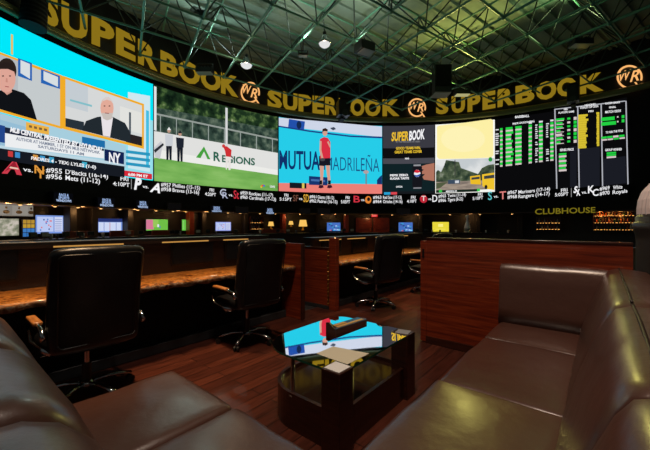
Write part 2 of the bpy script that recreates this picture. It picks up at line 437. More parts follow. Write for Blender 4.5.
# man in black, left window
p.poly([(-14, 100), (-8, 93), (2, 90), (12, 89), (24, 93), (31, 100), (37, 120), (18, 114.5), (-14, 105)], (16, 18, 22), -.13)
p.poly([(4, 85), (11, 86), (12, 92), (7, 95), (3, 91)], (205, 150, 135), -.14)
p.ell(6.6, 71, 9.9, 13, (44, 34, 30), -.14, 20)
p.ell(6.3, 79, 9.3, 13.5, (222, 165, 150), -.15, 20)
p.poly([(-4, 66), (4, 62), (12, 63), (16, 69), (15, 72), (8, 69), (0, 69)], (40, 30, 28), -.16)
for x in (3, 10): p.ell(x, 76, 1.2, .7, (60, 40, 40), -.17, 8)
p.quad((5, 86), (9, 86.6), (9, 87.4), (5, 86.8), (160, 80, 80), -.17)
p.poly([(6, 78), (7.4, 78.2), (7.8, 82.5), (5.6, 82)], (200, 140, 126), -.17)
# man in suit, right window
p.quad((65.5, 79), (88, 87), (88, 112), (65.5, 106), (196, 204, 210), -.09)
p.quad((70, 99), (92, 105), (92, 107), (70, 101), (130, 190, 200), -.10)
p.quad((120, 106), (142, 113), (142, 134), (120, 128), (226, 226, 222), -.09)
p.quad((129, 112), (131, 112.5), (131, 134), (129, 134), (80, 90, 100), -.10)
p.quad((126, 133), (142, 137), (142, 146), (126, 142), (40, 34, 36), -.10)
p.quad((65.5, 118), (84, 122), (84, 131), (65.5, 126.5), (40, 50, 58), -.10)
p.poly([(82, 130.5), (86, 121), (97, 117), (104, 116), (113, 117), (125, 123), (130, 132), (131, 143), (110, 137.5), (94, 133.5)], (34, 42, 48), -.12)
p.poly([(101, 116), (113, 117.5), (110, 137), (103, 135.5)], (232, 226, 230), -.13)
p.ell(107, 108, 6.6, 11, (226, 170, 152), -.15, 18)
p.poly([(101.5, 113), (107, 117), (113, 113), (111.5, 119), (107, 120.5), (103, 118.5)], (200, 190, 184), -.16)
p.poly([(101, 104), (104, 98), (107, 97), (111, 99), (113.2, 104), (111, 101), (107, 99.6), (103, 101)], (215, 205, 200), -.16)
for x in (104.5, 109.5): p.ell(x, 106, 1, .6, (70, 45, 40), -.17, 8)
p.quad((105, 112.6), (109, 113), (109, 113.8), (105, 113.4), (150, 80, 78), -.17)
# captions
p.quad((26, 122), (49, 127), (49, 135), (26, 130), (235, 178, 70), -.07)
for k in range(4): p.quad((29+k*5, 125+k*1.1), (32+k*5, 125.7+k*1.1), (32+k*5, 128+k*1.1), (29+k*5, 127.4+k*1.1), (120, 90, 60), -.08)
p.quad((82, 136.5), (105, 141), (105, 148), (82, 144), (30, 110, 170), -.07)
p.quad((5, 127), (104, 149), (104, 154), (5, 133.5), (28, 36, 60), -.09)
p.quad((5, 133), (104, 151), (104, 158.5), (5, 146.5), (236, 238, 240), -.10)
p.quad((-30, 118), (5, 126), (5, 143), (-30, 137), (34, 70, 140), -.10)
p.quad((104.5, 149), (124, 152.5), (124, 164.5), (104.5, 160.5), (18, 34, 82), -.11)
for i in range(24):
    xa, xb = lerp(-60, 124.5, i/24), lerp(-60, 124.5, (i+1)/24); fy = lambda x: 148.2+x*.146
    p.quad((xa, fy(xa)), (xb, fy(xb)), (xb, ybot(xb)), (xa, ybot(xa)), (22, 26, 34), -.08)
    p.quad((xa, fy(xa)-3), (xb, fy(xb)-3), (xb, fy(xb)), (xa, fy(xa)), (188, 214, 226), -.075)
for x, c in ((-8, (40, 110, 190)), (8, (200, 60, 60)), (15, (60, 140, 200)), (33, (210, 150, 70)), (40, (60, 150, 200)), (49, (60, 160, 200)), (82, (60, 170, 200))):
    y = 149.6+x*.146; p.quad((x, y), (x+5, y+.8), (x+5, y+6.4), (x, y+5.6), c, -.10)
p.quad((124.5, 170.4), (152, 174), (152, 179.6), (124.5, 176), (214, 40, 56), -.10)
p.build('broadcast_picture', t)
p = Pic()
tline(t, 'caption_line', 'MLB CENTRAL PRESENTED BY HYUNDAI', (10, 131.5), (102, 152), 4.4, WHITE, .05, .2, -.13)
tline(t, 'caption_line', 'AUTHOR AT HAMMER, 1 ST ON MLB NETWORK', (16, 140), (100, 154), 3, (120, 130, 150), .03, 0, -.13)
tline(t, 'caption_line', "SATURDAYS 11 AM", (38, 147.5), (84, 155.5), 2.6, (120, 130, 150), .03, 0, -.13)
tline(t, 'caption_line', 'NY', (109, 162.5), (120.5, 164), 10, WHITE, .03, 0, -.14)
tline(t, 'caption_line', 'PADRES 4 - TEX: LYLES (1-0)', (31, 159.4), (96, 168.8), 3, WHITE, .03, .1, -.13)
tline(t, 'caption_line', '6:00 PM ET', (128, 175.4), (148, 177.6), 2.4, WHITE, .04, 0, -.13)

# ---- golf screen
FOL = emnoise('foliage_picture', [(.3, (12, 26, 18)), (.5, (34, 58, 34)), (.62, (84, 112, 62)), (.75, (170, 178, 136))], 2.4, (1, 1, 1), .9)
GRASS = emnoise('grass_picture', [(.3, (96, 158, 70)), (.6, (126, 182, 92)), (.8, (146, 194, 110))], .5, (1, 1, 5))
t = screen(153.5, 278.3, 'screen showing a golfer in a red shirt on a green lawn before a white banner')
p = Pic()
full(p, 154.2, 277.8, 0, 1, FOL, -.03)
NET = emnoise('netting_picture', [(.3, (24, 38, 34)), (.5, (52, 72, 62)), (.65, (92, 108, 92)), (.8, (150, 160, 150))], 2.6)
p.quad((154, 107), (277.8, 130), (277.8, 153), (154, 131), NET, -.04)
p.quad((154, 112.6), (277.8, 139), (277.8, 140.6), (154, 114.4), (148, 156, 150), -.06)
for x in range(160, 278, 16):
    y = 113+(x-154)*.215; p.quad((x, y), (x+.9, y+.2), (x+.9, y+19), (x, y+18), (150, 160, 155), -.055)
p.quad((154, 131), (277.8, 153), (277.8, 176), (154, 159), (224, 224, 222), -.06)
p.quad((154, 149), (277.8, 170), (277.8, 176), (154, 159), (236, 236, 232), -.065)
n = 20
for i in range(n):
    xa, xb = lerp(154.2, 277.8, i/n), lerp(154.2, 277.8, (i+1)/n)
    fy = lambda x: 157.5+(x-154)*.142
    p.quad((xa, fy(xa)), (xb, fy(xb)), (xb, ybot(xb)), (xa, ybot(xa)), GRASS, -.08)
p.quad((154, 86), (156.5, 87), (156.5, 131), (154, 130), (226, 228, 230), -.09)
p.quad((225.4, 107.5), (227.6, 108), (227.6, 149), (225.4, 148.6), (214, 216, 216), -.09)
for x in (169, 180):  # spectators
    w = (x-169)*.15
    p.poly([(x-3, 141+w*2), (x+3, 142+w*2), (x+2.6, 160+w), (x+.6, 160+w), (x, 148+w), (x-.6, 160+w), (x-2.6, 160+w)], (24, 28, 38), -.10)
    p.poly([(x-4, 134+w*2), (x+4, 135+w*2), (x+3.6, 146+w), (x-3.4, 146+w)], (200, 204, 210) if x == 169 else (30, 36, 48), -.11)
    p.ell(x, 130.6+w*2, 1.7, 2.3, (190, 150, 130), -.12, 10); p.poly([(x-1.9, 130+w*2), (x, 127+w*2), (x+2, 130+w*2)], (235, 235, 235) if x == 169 else (30, 30, 40), -.13)
p.poly([(153.8, 148), (161, 141), (163, 144), (160, 159), (155, 157)], (200, 200, 205), -.10)
p.poly([(154, 150), (163, 143), (164, 145), (155, 153)], (40, 44, 50), -.11)
p.poly([(196, 157.5), (204, 146.5), (210.5, 159.5)], (70, 160, 60), -.10)
p.poly([(200.5, 158.2), (204, 151.5), (207.5, 159)], (224, 224, 222), -.105)
p.poly([(225.5, 155), (231, 156.5), (230.5, 170), (228.5, 170), (228.3, 160), (226.6, 170), (225.8, 169)], (232, 226, 222), -.11)   # golfer
p.poly([(223, 146), (227, 146.4), (231.6, 150), (231, 157), (226, 156.4), (225, 151)], (206, 48, 52), -.12)
p.ell(223.6, 146, 1.6, 1.8, (206, 60, 60), -.13, 10)
p.quad((231, 155), (234, 159), (233.4, 159.4), (230.4, 155.6), (90, 90, 90), -.13)
p.build('broadcast_picture', t)
p = Pic()
tline(t, 'caption_line', 'R', (213.5, 160.5), (220.5, 161.5), 8.6, (38, 96, 76), .03, 0, -.09); tline(t, 'caption_line', 'EGIONS', (222, 161.8), (255, 165.2), 6.6, (38, 96, 76), .03, 0, -.09)
tline(t, 'caption_line', 'LIVE', (270, 187.3), (275, 188), 2, WHITE, .03, 0, -.11)
for k, c in enumerate(((240, 200, 50), (240, 120, 40), (220, 60, 60), (120, 90, 180), (60, 120, 200), (90, 180, 80))): p.ell(263+math.cos(PI-k*PI/5)*1.8, 187-math.sin(k*PI/5)*1.6, .8, .9, c, -.11, 8)
p.build('broadcast_logo', t)

# ---- tennis screen
t = screen(278.3, 382.5, 'screen showing a tennis player in red before a cyan wall with dark lettering')
p = Pic()
full(p, 278.8, 382.1, 0, 1, (38, 204, 232), -.03)
p.quad((278.8, 117.6), (382, 126.6), (382, 137.2), (278.8, 126), (206, 214, 232), -.05)
p.quad((289, 119), (305, 121.5), (304, 130), (288, 128.5), (34, 80, 170), -.07); p.ell(299, 125, 2.5, 4, (20, 40, 80), -.08, 10)
p.poly([(278.8, 125.6), (310, 130.5), (350, 135.5), (382, 136.6), (382, 138.4), (350, 137), (310, 132), (278.8, 127)], (30, 60, 130), -.08)
p.poly([(330, 128), (334, 127), (336, 129), (333, 130.4)], (60, 70, 90), -.08)
n = 16
for i in range(n):
    xa, xb = lerp(278.8, 382.1, i/n), lerp(278.8, 382.1, (i+1)/n)
    fy = lambda x: 183+(x-278)*.012
    p.quad((xa, fy(xa)), (xb, fy(xb)), (xb, ybot(xb)), (xa, ybot(xa)), (236, 128, 118), -.06)
p.quad((309, 176), (327.5, 177.4), (327.5, 185.4), (309, 184.8), (22, 52, 110), -.07)
p.quad((311, 179), (325, 180), (325, 182), (311, 181), (70, 110, 170), -.08)
p.poly([(377, 180), (379.5, 177), (382, 175), (382, 184.4), (377, 184.2)], (24, 50, 110), -.08)
p.quad((289.6, 182.4), (306.4, 183.2), (306.4, 188.6), (289.6, 188), (22, 26, 34), -.09); p.quad((302, 183.2), (304.4, 183.3), (304.4, 188.4), (302, 188.3), (224, 200, 90), -.10)
p.quad((365.4, 173), (367, 173), (367, 184), (365.4, 184), (110, 140, 150), -.08); p.ell(366, 172, 2.8, 1.8, (180, 160, 160), -.09, 10)
# player
SK = (214, 160, 140)
p.poly([(319.4, 163), (324, 163), (323.4, 174), (322.6, 186), (320.4, 186), (320.2, 174)], SK, -.09); p.poly([(325.5, 162), (329.6, 162), (330, 174), (331, 186), (328.4, 186.4), (327, 175)], SK, -.09)
p.poly([(319, 156), (330, 156), (330.6, 165.4), (325.6, 165.4), (324.6, 161), (323.6, 166), (319, 165.6)], (22, 22, 34), -.10)
p.poly([(320, 139), (324, 137), (328, 138), (330.4, 142), (330.4, 158), (320, 158.6), (320.4, 148), (319.6, 145)], (216, 46, 66), -.11)
p.poly([(319.8, 141), (321.6, 141), (321.4, 150), (323.4, 158), (321.6, 160), (319.4, 150)], SK, -.12); p.poly([(328.6, 141), (330.6, 146), (330, 148), (327, 142)], SK, -.12)
p.ell(325, 132.4, 2.5, 3.6, SK, -.12, 12); p.poly([(322.2, 132), (322.6, 129), (325.4, 128), (328, 129.6), (327.4, 131.4), (324.4, 131)], (50, 34, 30), -.13)
p.ell(322.6, 159.6, 2.6, 1.6, (70, 70, 76), -.125, 10)
for x in (320.8, 329.4): p.quad((x-1.4, 180.4), (x+1.4, 180.4), (x+1.4, 184.6), (x-1.4, 184.4), (20, 22, 30), -.12); p.poly([(x-2.4, 187.8), (x-1.4, 185), (x+2, 185), (x+3, 187.4), (x, 188.4)], (60, 20, 40), -.13)
p.build('broadcast_picture', t)
p = Pic()
NAV = (16, 48, 104)
tline(t, 'banner_line', 'MUTUA', (279.2, 168.4), (320, 169.6), 17.5, NAV, .02, 0, -.075)
tline(t, 'banner_line', 'M', (324, 169.8), (332, 170.2), 12.6, (30, 80, 130), -.004, 0, -.075); tline(t, 'banner_line', 'ADRILE\u00d1A', (332.8, 170.2), (379.4, 172), 13.4, (30, 80, 130), -.006, 0, -.075)

# ---- advert screen
t = screen(382.5, 434.8, 'dark advert screen with a drink can above a hand and gold lettering', MATTE)
p = Pic()
full(p, 383, 434.4, .0, 1, (58, 58, 66), -.03)
full(p, 383, 434.4, .0, .44, (16, 34, 38), -.05)
full(p, 383, 434.4, .52, .67, (14, 14, 16), -.05)
full(p, 383, 434.4, .44, .52, (72, 72, 80), -.05)
full(p, 383, 434.4, .0, .035, (22, 26, 30), -.06)
p.quad((384, 192.2), (390.4, 192.1), (390.4, 194.6), (384, 194.8), (40, 160, 210), -.08); p.quad((390.8, 192.1), (397, 192), (397, 194.5), (390.8, 194.6), (220, 70, 80), -.08)
# hand and can
p.poly([(434.4, 163), (426, 164.6), (421, 166.4), (420.6, 169), (424, 169.6), (421.6, 171.6), (422, 174), (425, 174), (422.4, 177), (424, 179.6), (434.4, 181)], (176, 116, 96), -.07)
p.poly([(412.4, 167), (414, 165), (420.4, 165), (422, 167), (422.2, 186), (420.6, 188.6), (414.2, 188.8), (412.4, 186.4)], (22, 22, 28), -.08)
p.quad((413.6, 164.6), (420.8, 164.4), (420.8, 166), (413.6, 166.2), (150, 150, 156), -.09); p.quad((413.4, 187.4), (421.4, 187.2), (421.4, 188.6), (413.4, 188.8), (130, 130, 136), -.09)
p.ell(417.2, 173.4, 3.2, 3.7, (235, 238, 242), -.10, 16)
p.poly([(414.1, 172.4), (415, 170.4), (417.4, 169.7), (419.6, 170.8), (420.2, 172), (417.6, 173)], (214, 40, 56), -.11); p.poly([(414.2, 174.8), (417, 175.2), (420.4, 173.8), (419.6, 176), (417.2, 177), (415, 176.2)], (30, 80, 170), -.11)
p.build('advert_picture', t)
p = Pic()
tline(t, 'advert_line', 'SUPER', (391.4, 140.8), (408.4, 140.2), 8, (236, 190, 50), .035, .12, -.08, 8.6); tline(t, 'advert_line', 'BOOK', (409, 140.2), (424.6, 138.6), 8.6, WHITE, .035, .12, -.08, 9.4)
tline(t, 'advert_line', 'AT THE WESTGATE LAS VEGAS', (396, 142.6), (420, 142.2), 1.3, (150, 150, 156), .01, 0, -.08)
tline(t, 'advert_line', 'GOOD TEAMS WIN,', (396, 149.6), (420.6, 149), 2.5, (230, 190, 50), .04, 0, -.08); tline(t, 'advert_line', 'GREAT TEAMS COVER', (394.6, 153.4), (422, 152.6), 2.5, (230, 190, 50), .04, 0, -.08)
tline(t, 'advert_line', 'PEPSI', (405, 159.4), (409, 159.3), 1.5, WHITE, .03, 0, -.08)
tline(t, 'advert_line', 'PEPSI ZERO', (390, 176.4), (408, 176), 2, WHITE, .04, 0, -.08); tline(t, 'advert_line', 'SUGAR TASTE', (390, 179.6), (409, 179.2), 2, WHITE, .04, 0, -.08); tline(t, 'advert_line', 'OFFICIAL', (396, 187.6), (402.6, 187.4), 1.6, WHITE, .03, 0, -.08)

# ---- street screen
t = screen(434.8, 495.2, 'screen with a blank pale yellow upper half and a street view with yellow buses')
p = Pic()
full(p, 435.3, 494.8, 0, 1, (250, 250, 244), -.03)
p.poly([(437, 127), (439, 125.6), (465, 122.6), (491, 119), (493, 120.4), (493.4, 155.4), (491, 157.6), (465, 158.6), (439, 159), (437, 157)], (253, 240, 166), -.06)
p.ell(463, 139, 22, 13, (254, 243, 182), -.07, 24)
SKY = emnoise('street_sky', [(.4, (196, 202, 206)), (.6, (226, 228, 228))], .8)
TREE = emnoise('street_trees', [(.35, (40, 56, 44)), (.55, (84, 98, 74)), (.7, (150, 156, 140))], 2.4)
ROAD = emnoise('street_road', [(.35, (120, 108, 100)), (.6, (164, 148, 134))], 1.2, (1, 1, 4))
p.quad((436, 159.6), (494.4, 158), (494.4, 182), (436, 184), SKY, -.06)
p.poly([(436, 172), (438, 170), (441, 172), (444, 166), (446, 160), (448, 166), (450, 175), (454, 178), (457, 172), (459, 162), (461, 168), (463, 176), (467, 178), (473, 176), (478, 174), (482, 168), (488, 165), (494.4, 164), (494.4, 186), (436, 187)], TREE, -.07)
p.quad((436, 182), (494.4, 180), (494.4, 189), (436, 191.6), ROAD, -.08)
p.poly([(436, 183), (448, 182), (440, 188), (436, 189)], (84, 92, 66), -.085)
p.poly([(470, 176.4), (480, 175), (481, 184.6), (470.6, 184)], (236, 188, 40), -.09); p.quad((471.4, 177.6), (479.6, 176.6), (479.6, 179), (471.4, 179.8), (60, 64, 66), -.10)
p.poly([(482, 174.4), (494.4, 172.6), (494.4, 190), (487, 189), (482.4, 186)], (240, 196, 46), -.09); p.quad((484, 176), (494.4, 174.6), (494.4, 178), (484, 179), (60, 64, 66), -.10); p.ell(486, 187, 1.5, 2.2, (30, 30, 30), -.11, 10)
p.quad((448, 180), (460, 179.6), (460, 183.6), (448, 184), (60, 76, 96), -.09); p.quad((455, 180.6), (459, 180.4), (459, 183), (455, 183.2), (210, 214, 220), -.10)
p.quad((454.6, 160), (455.4, 160), (455.4, 176), (454.6, 176), (60, 60, 60), -.09)
p.ell(490.4, 159.4, 2, 2.3, (40, 150, 60), -.10, 12)
p.quad((436, 190.2), (478, 189), (478, 191.6), (436, 193), (26, 40, 30), -.10)
for x in (439, 477): p.quad((x, 189.8-(x-439)*.03), (x+3, 189.7-(x-439)*.03), (x+3, 192.4-(x-439)*.03), (x, 192.6-(x-439)*.03), (60, 200, 80), -.12)
p.text('MEMORIAL DR', (446, 192.2), (457, 191.8), 1.6, WHITE, .03, 0, -.13)
p.build('broadcast_picture', t)

# ---- odds board
t = screen(495.2, 627.4, 'black odds board screen with green, white and yellow rows of figures')
GRN, WHT, YEL = (34, 208, 66), (214, 200, 198), (214, 190, 50)
def bx(x, y): return (490+x/4.063, 100+y/4.063)
p = Pic(); full(p, 495.6, 627, 0, 1, (10, 10, 12), -.03)
def band(x0, x1, ya, yb, sl, col, d=-.06):     # crop units, sl: slope of the row
    a = bx(x0, ya); b = bx(x1, ya+(x1-x0)*sl); c = bx(x1, yb+(x1-x0)*sl); e = bx(x0, yb)
    p.quad(a, b, c, e, col, d)
rr = random.Random(3)
for r in range(18):
    for (xa, xb, var) in ((22, 38, 1), (41, 51, 0), (64, 96, 2), (103, 128, 0), (157, 170, 0), (184, 196, 1), (199, 214, 0), (228, 240, 1), (245, 258, 0)):
        y = 118-(xa-20)*.118+r*8.75
        c = GRN if r % 2 == 0 else WHT
        if var == 1:
            if rr.random() < .75: band(xa, xb-rr.random()*5, y+1.5, y+6, -.10, (225, 225, 228))
        else: band(xa, xb-(rr.random()*12 if var == 2 else 0), y-(1 if c is GRN else -.8), y+(9 if c is GRN else 7.4), -.10, c, -.065 if c is GRN else -.06)
for (xa, xb) in ((157, 170), (199, 214), (245, 258)):
    for r in range(3): band(xa, xb, 105-(xa-20)*.11+r*46, 112-(xa-20)*.11+r*46, -.1, (225, 225, 228))
for (x0, x1, y0) in ((268, 352, 62), (452, 550, 14)): pass
p.quad(bx(325, 190), bx(352, 187), bx(352, 352), bx(325, 355), (24, 26, 34), -.045)
p.quad(bx(358, 200), bx(446, 190), bx(446, 348), bx(360, 356), (26, 28, 36), -.045)
p.quad(bx(454, 240), bx(551, 228), bx(553, 338), bx(456, 348), (26, 28, 36), -.045)
for r in range(7):
    y = 76+r*15.5; col = (GRN, GRN, GRN, WHT)[r % 4]
    band(268, 268+rr.uniform(18, 34), y, y+8, -.1, GRN if r != 4 else WHT); band(270, 300, y+8, y+11, -.1, WHT)
    band(314, 326, y-4, y+4, -.1, GRN if r % 2 == 0 else WHT); band(340, 352, y-7, y+5, -.1, GRN if r % 3 else WHT)
for r in range(8): band(280, 300+rr.uniform(4, 14), 217+r*9.4, 225+r*9.4, -.08, GRN if r % 2 == 0 else WHT)
for r in range(15): band(358, 358+rr.uniform(30, 42), 60+r*9.2, 68.8+r*9.2, -.07, YEL); band(432+rr.uniform(0, 3), 444, 50+r*9.2, 58.8+r*9.2, -.07, YEL)
for r in range(2): band(452, 452+rr.uniform(48, 62), 72+r*19, 86+r*19, -.1, GRN); band(535, 546, 62+r*17, 74+r*17, -.1, GRN); band(516, 522, 66+r*19, 72+r*19, -.1, WHT)
for r in range(4): band(452+r*24, 474+r*24, 150-r*2.4, 158-r*2.4, -.1, GRN if r != 2 else WHT); band(454+r*24, 476+r*24, 160-r*2.4, 166-r*2.4, -.1, WHT if r != 2 else GRN)
for r in range(3): band(474, 512, 213+r*8.6, 220+r*8.6, -.08, GRN if r != 2 else WHT)
for (x, y0, y1, dx) in ((261, 38, 360, 8), (354, 28, 356, 6), (449, 15, 350, 6), (550, 4, 342, 8)):
    p.quad(bx(x, y0), bx(x+5, y0-1), bx(x+5+dx, y1), bx(x+dx, y1+1), (176, 178, 186), -.05)
p.quad(bx(262, 36), bx(550, 2), bx(550, 6), bx(262, 40), (176, 178, 186), -.05)
p.build('odds_rows', t)
p = Pic()
def bt(s, x0, x1, y, sl, h, col=WHITE, b=.03): tline(t, 'odds_line', s, bx(x0, y), bx(x1, y+(x1-x0)*sl), h/4.06, col, b, 0, -.09)
bt('BASEBALL', 102, 160, 74, -.1, 9); bt('MAJOR LEAGUE BASEBALL', 92, 182, 100, -.12, 7)
bt('NBA', 300, 316, 42, -.1, 8); bt('PLAYOFFS GAME', 278, 342, 56, -.1, 7); bt('HOCKEY', 385, 430, 25, -.1, 7); bt('STANLEY CUP ODDS', 366, 440, 36, -.1, 8); bt('FRI', 400, 420, 50, -.1, 7)
bt('SOCCER LEAGUE', 468, 528, 18, -.1, 7); bt('FINAL', 484, 512, 34, -.1, 7); bt('MATCH ODDS', 468, 532, 54, -.1, 9); bt('TO WIN', 470, 500, 136, -.1, 8); bt('THE TITLE', 502, 540, 132, -.1, 8)
bt('SERIES PRICE', 284, 340, 208, -.06, 9); bt('GROUP WINNER', 468, 536, 208, -.06, 9)

# ---- ticker
t = thing('ticker_display', 'long black ticker strip of team names and times under the big screens', 'display', (0, 0, 0))
m = MB(); arcbox(m, ang(-70), ang(628.5), H+1.33, ZB-.01, -.02, .2, MATTE); m.build('ticker_panel', t)
p = Pic()
def tk(s, x0, x1, y0, y1, h, col=WHITE, b=.012, sh=0):
    q = Pic(); q.text(s, (x0, y0-.6), (x1, y1-.6), h*(.84 if len(s) > 2 else 1), col, b, sh, -.06 if len(s) > 1 or s != 'T' else -.08); q.build('ticker_word', t)
def entry():
    global p
    if len(p.bm.faces): p.build('ticker_mark', t)
    p = Pic()
RED = (206, 50, 66)
p.poly([(1.5, 173.4), (13, 160.6), (16, 161), (22, 175.4), (16.6, 174.6), (14.6, 169.6), (11, 169), (7.4, 173.8)], (206, 60, 76), -.06); p.poly([(4, 172.2), (13.4, 162), (15, 162), (17.6, 168), (12.4, 167.2)], (150, 32, 48), -.07); p.quad((10.4, 166.6), (18, 168), (18.6, 169.6), (9.2, 168), (235, 200, 180), -.08)
tk('vs.', 23, 33, 171.4, 173, 4.6); tk('N', 34.5, 44, 173.6, 175, 8.6, (222, 150, 60)); tk('Y', 36, 45, 178.2, 179.4, 8.6, (222, 150, 60))
tk('#955', 46, 62, 172.8, 174.4, 5.6); tk("D'Backs (16-14)", 65.5, 108, 174.4, 179.2, 5.4); tk('#956', 46, 62, 178.8, 180.2, 5.4); tk('Mets (11-12)', 65.5, 100, 180.4, 184.2, 5.4)
tk('FRI', 120.5, 128.4, 181, 181.8, 4.6); tk('4:10PT', 113, 129.6, 186, 187.6, 4.6)
entry(); p.quad((131, 179), (131.7, 179), (131.7, 189), (131, 189), (150, 150, 150), -.06)
tk('P', 134, 141.6, 189.4, 190.2, 10.6, WHITE, .05, .2); tk('vs.', 142.6, 148.6, 188.4, 189, 3.6); tk('A', 149.6, 160, 192, 193.6, 9, WHITE, .03, .35)
tk('#957', 161, 171, 186.6, 187.6, 4.2); tk('Phillies (15-15)', 172.6, 200, 187.6, 190.4, 4.2); tk('#958', 161, 171, 191.2, 192, 4.2); tk('Braves (13-16)', 172.6, 199, 192.2, 194.8, 4.2)
tk('FRI', 209.6, 214, 192, 192.4, 3.6); tk('4:20PT', 205, 216, 196, 197, 3.8)
entry(); tk('C', 220, 226, 196.4, 197, 7, (190, 196, 214)); tk('R', 222.4, 228, 198.6, 199, 6, (170, 176, 200)); tk('vs.', 228.6, 233, 196.6, 197, 3); tk('St', 233.6, 239, 199, 199.4, 8, RED)
for (xs, ys, w) in ((240.4, 194.6, (('#959', 'Rockies (11-17)', 'Cardinals (17-13)', '#960', 'FRI', '5:15PT'))),): 
    tk(w[0], 240.4, 247.6, 194.8, 195.4, 3.8); tk(w[1], 249, 273, 195.6, 197.4, 3.8); tk(w[3], 240.4, 247.6, 199, 199.6, 3.8); tk(w[2], 249, 276, 199.8, 201.6, 3.8)
    tk(w[4], 284.4, 288.4, 197, 197.4, 3.4); tk(w[5], 279.6, 291.6, 201, 201.6, 3.6)
entry(); tk('SF', 293, 298.4, 201.6, 201.8, 6, (110, 70, 56)); tk('vs.', 299, 303, 200.4, 200.6, 3); tk('SD', 303.4, 308.8, 202.4, 202.6, 7.4, (226, 170, 60))
tk('#961', 309.6, 316.4, 198.6, 199, 3.6); tk('Giants (18-12)', 317.6, 334, 199, 200, 3.6); tk('#962', 309.6, 316.4, 202.8, 203.2, 3.6); tk('Padres (16-15)', 317.6, 337.4, 203.2, 204, 3.6)
tk('FRI', 345.6, 349.6, 199.6, 199.8, 3.4); tk('5:05PT', 341, 350, 203.8, 204, 3.6)
entry(); tk('B', 353.6, 360, 202.8, 203, 6.4, RED); tk('vs.', 361, 365, 201.6, 201.6, 3); p.ell(368.2, 199.8, 3.2, 3.8, (226, 130, 50), -.06, 12); p.ell(368.6, 199.2, 1.6, 2, (30, 20, 20), -.07, 10)
tk('#963', 373, 381.4, 199.4, 199.4, 3.6); tk('Red Sox (17-13)', 383, 401.6, 199.4, 199.4, 3.6); tk('#964', 373, 381.4, 203.6, 203.6, 3.6); tk('Orioles (14-16)', 383, 402.4, 203.6, 203.6, 3.6)
tk('FRI', 411, 415.4, 199.4, 199.2, 3.4); tk('4:10PT', 407, 416.6, 203.4, 203.2, 3.6)
entry(); p.ell(423.6, 199, 3.8, 4, (190, 40, 56), -.06, 14); tk('T', 421.4, 425.8, 201.4, 201.4, 4.8, (230, 220, 214)); tk('vs.', 428, 432, 200.8, 200.6, 3); tk('D', 432.4, 437.4, 202.4, 202.2, 6.6)
tk('#965', 438.4, 446, 198.4, 197.8, 3.6); tk('Twins (11-18)', 447.6, 466, 197.8, 196.6, 3.6); tk('#966', 438.4, 446, 202.6, 202.2, 3.6); tk('Tigers (8-22)', 447.6, 463, 202, 200.8, 3.6)
tk('FRI', 478, 482.4, 196.6, 196.2, 3.4); tk('5:10PT', 472.6, 483, 200.6, 199.8, 3.6)
entry(); tk('S', 488, 492, 200.6, 200.2, 8, (90, 190, 196)); tk('vs.', 493.6, 498.2, 198.4, 198, 3); tk('T', 499.6, 506, 200, 199.4, 7.6, (226, 130, 126))
tk('#967', 507.4, 517, 194.8, 194, 3.8); tk('Mariners (17-14)', 518.4, 550, 194.4, 191, 4); tk('#968', 507.4, 517, 199.2, 198.6, 3.8); tk('Rangers (14-17)', 518.4, 549.6, 198.8, 195.6, 4)
tk('FRI', 561, 567.4, 192.6, 192, 3.8); tk('5:05PT', 555, 568.4, 197, 196, 3.8); entry(); p.quad((571, 188), (571.6, 188), (571.6, 197), (571, 197), (150, 150, 150), -.06)
tk('S', 573.4, 577.6, 193.4, 193, 6, WHITE, .04, .3); tk('X', 575.6, 580.4, 196.2, 195.8, 6, WHITE, .04, -.2); tk('vs.', 581.6, 587, 194.4, 194, 3.4); tk('K', 588, 594.4, 193.8, 193, 7, WHITE, .02); tk('C', 592.6, 598.6, 196.6, 196, 6.4, WHITE, .02)
tk('#969', 599.6, 609.6, 191.2, 190, 4.2); tk('White', 613, 622.4, 190, 189, 4.2); tk('#970', 599.6, 609.6, 196, 194.8, 4.2); tk('Royals', 612.6, 627.4, 194.8, 193, 4.2)
entry()

# ================================================================== SIGNS ABOVE THE SCREENS
GOLD = em((138, 112, 24))
def wordsign(label, spans, base, cap):
    t = thing('lettered_sign', label, 'sign', (0, 0, 0), 0, None)
    for ch, (x0, x1) in zip('SUPERBOOK', spans):
        x0, x1 = x0-.5, x1+.5
        v, f, a0, a1 = textmesh(ch, .05, 0, .05); c = caph(); pts = []; mbl = MB()
        ys = [q[1] for q in v]; lo, hi = min(ys), max(ys)
        for q in v:
            u = (q[0]-a0)/(a1-a0); x = lerp(x0, x1, u); w = (q[1]-lo)/(hi-lo)
            pts.append(AP(x, interp(base, x)-interp(cap, x)*w, .06-q[2]*1.2))
        mbl.faces(pts, f, GOLD); mbl.build('letter', t)
    return t
wordsign('gold block-letter sign above the leftmost screens, cut by the photo edge', ((43, 58), (62, 87), (92, 114), (116.5, 135), (138.5, 157), (161, 177.5), (179, 199.5), (201, 220.5), (221.5, 238)),
         ((40, 19), (60, 31), (74, 37), (100, 47), (125, 57), (145, 66.5), (165, 74.5), (190, 84), (210, 90), (230, 95.5), (240, 98)), ((40, 34), (100, 28), (145, 24.5), (165, 22.6), (230, 20.6)))
wordsign('gold block-letter sign above the tennis screen, between two round emblems', ((268, 281.5), (283.5, 297), (299, 311), (313, 323.5), (325.5, 337.5), (339, 350), (351, 364), (365.5, 380), (383, 399)),
         ((268, 107.4), (300, 112.4), (340, 115.6), (370, 116.4), (400, 116)), ((268, 18.6), (400, 16.6)))
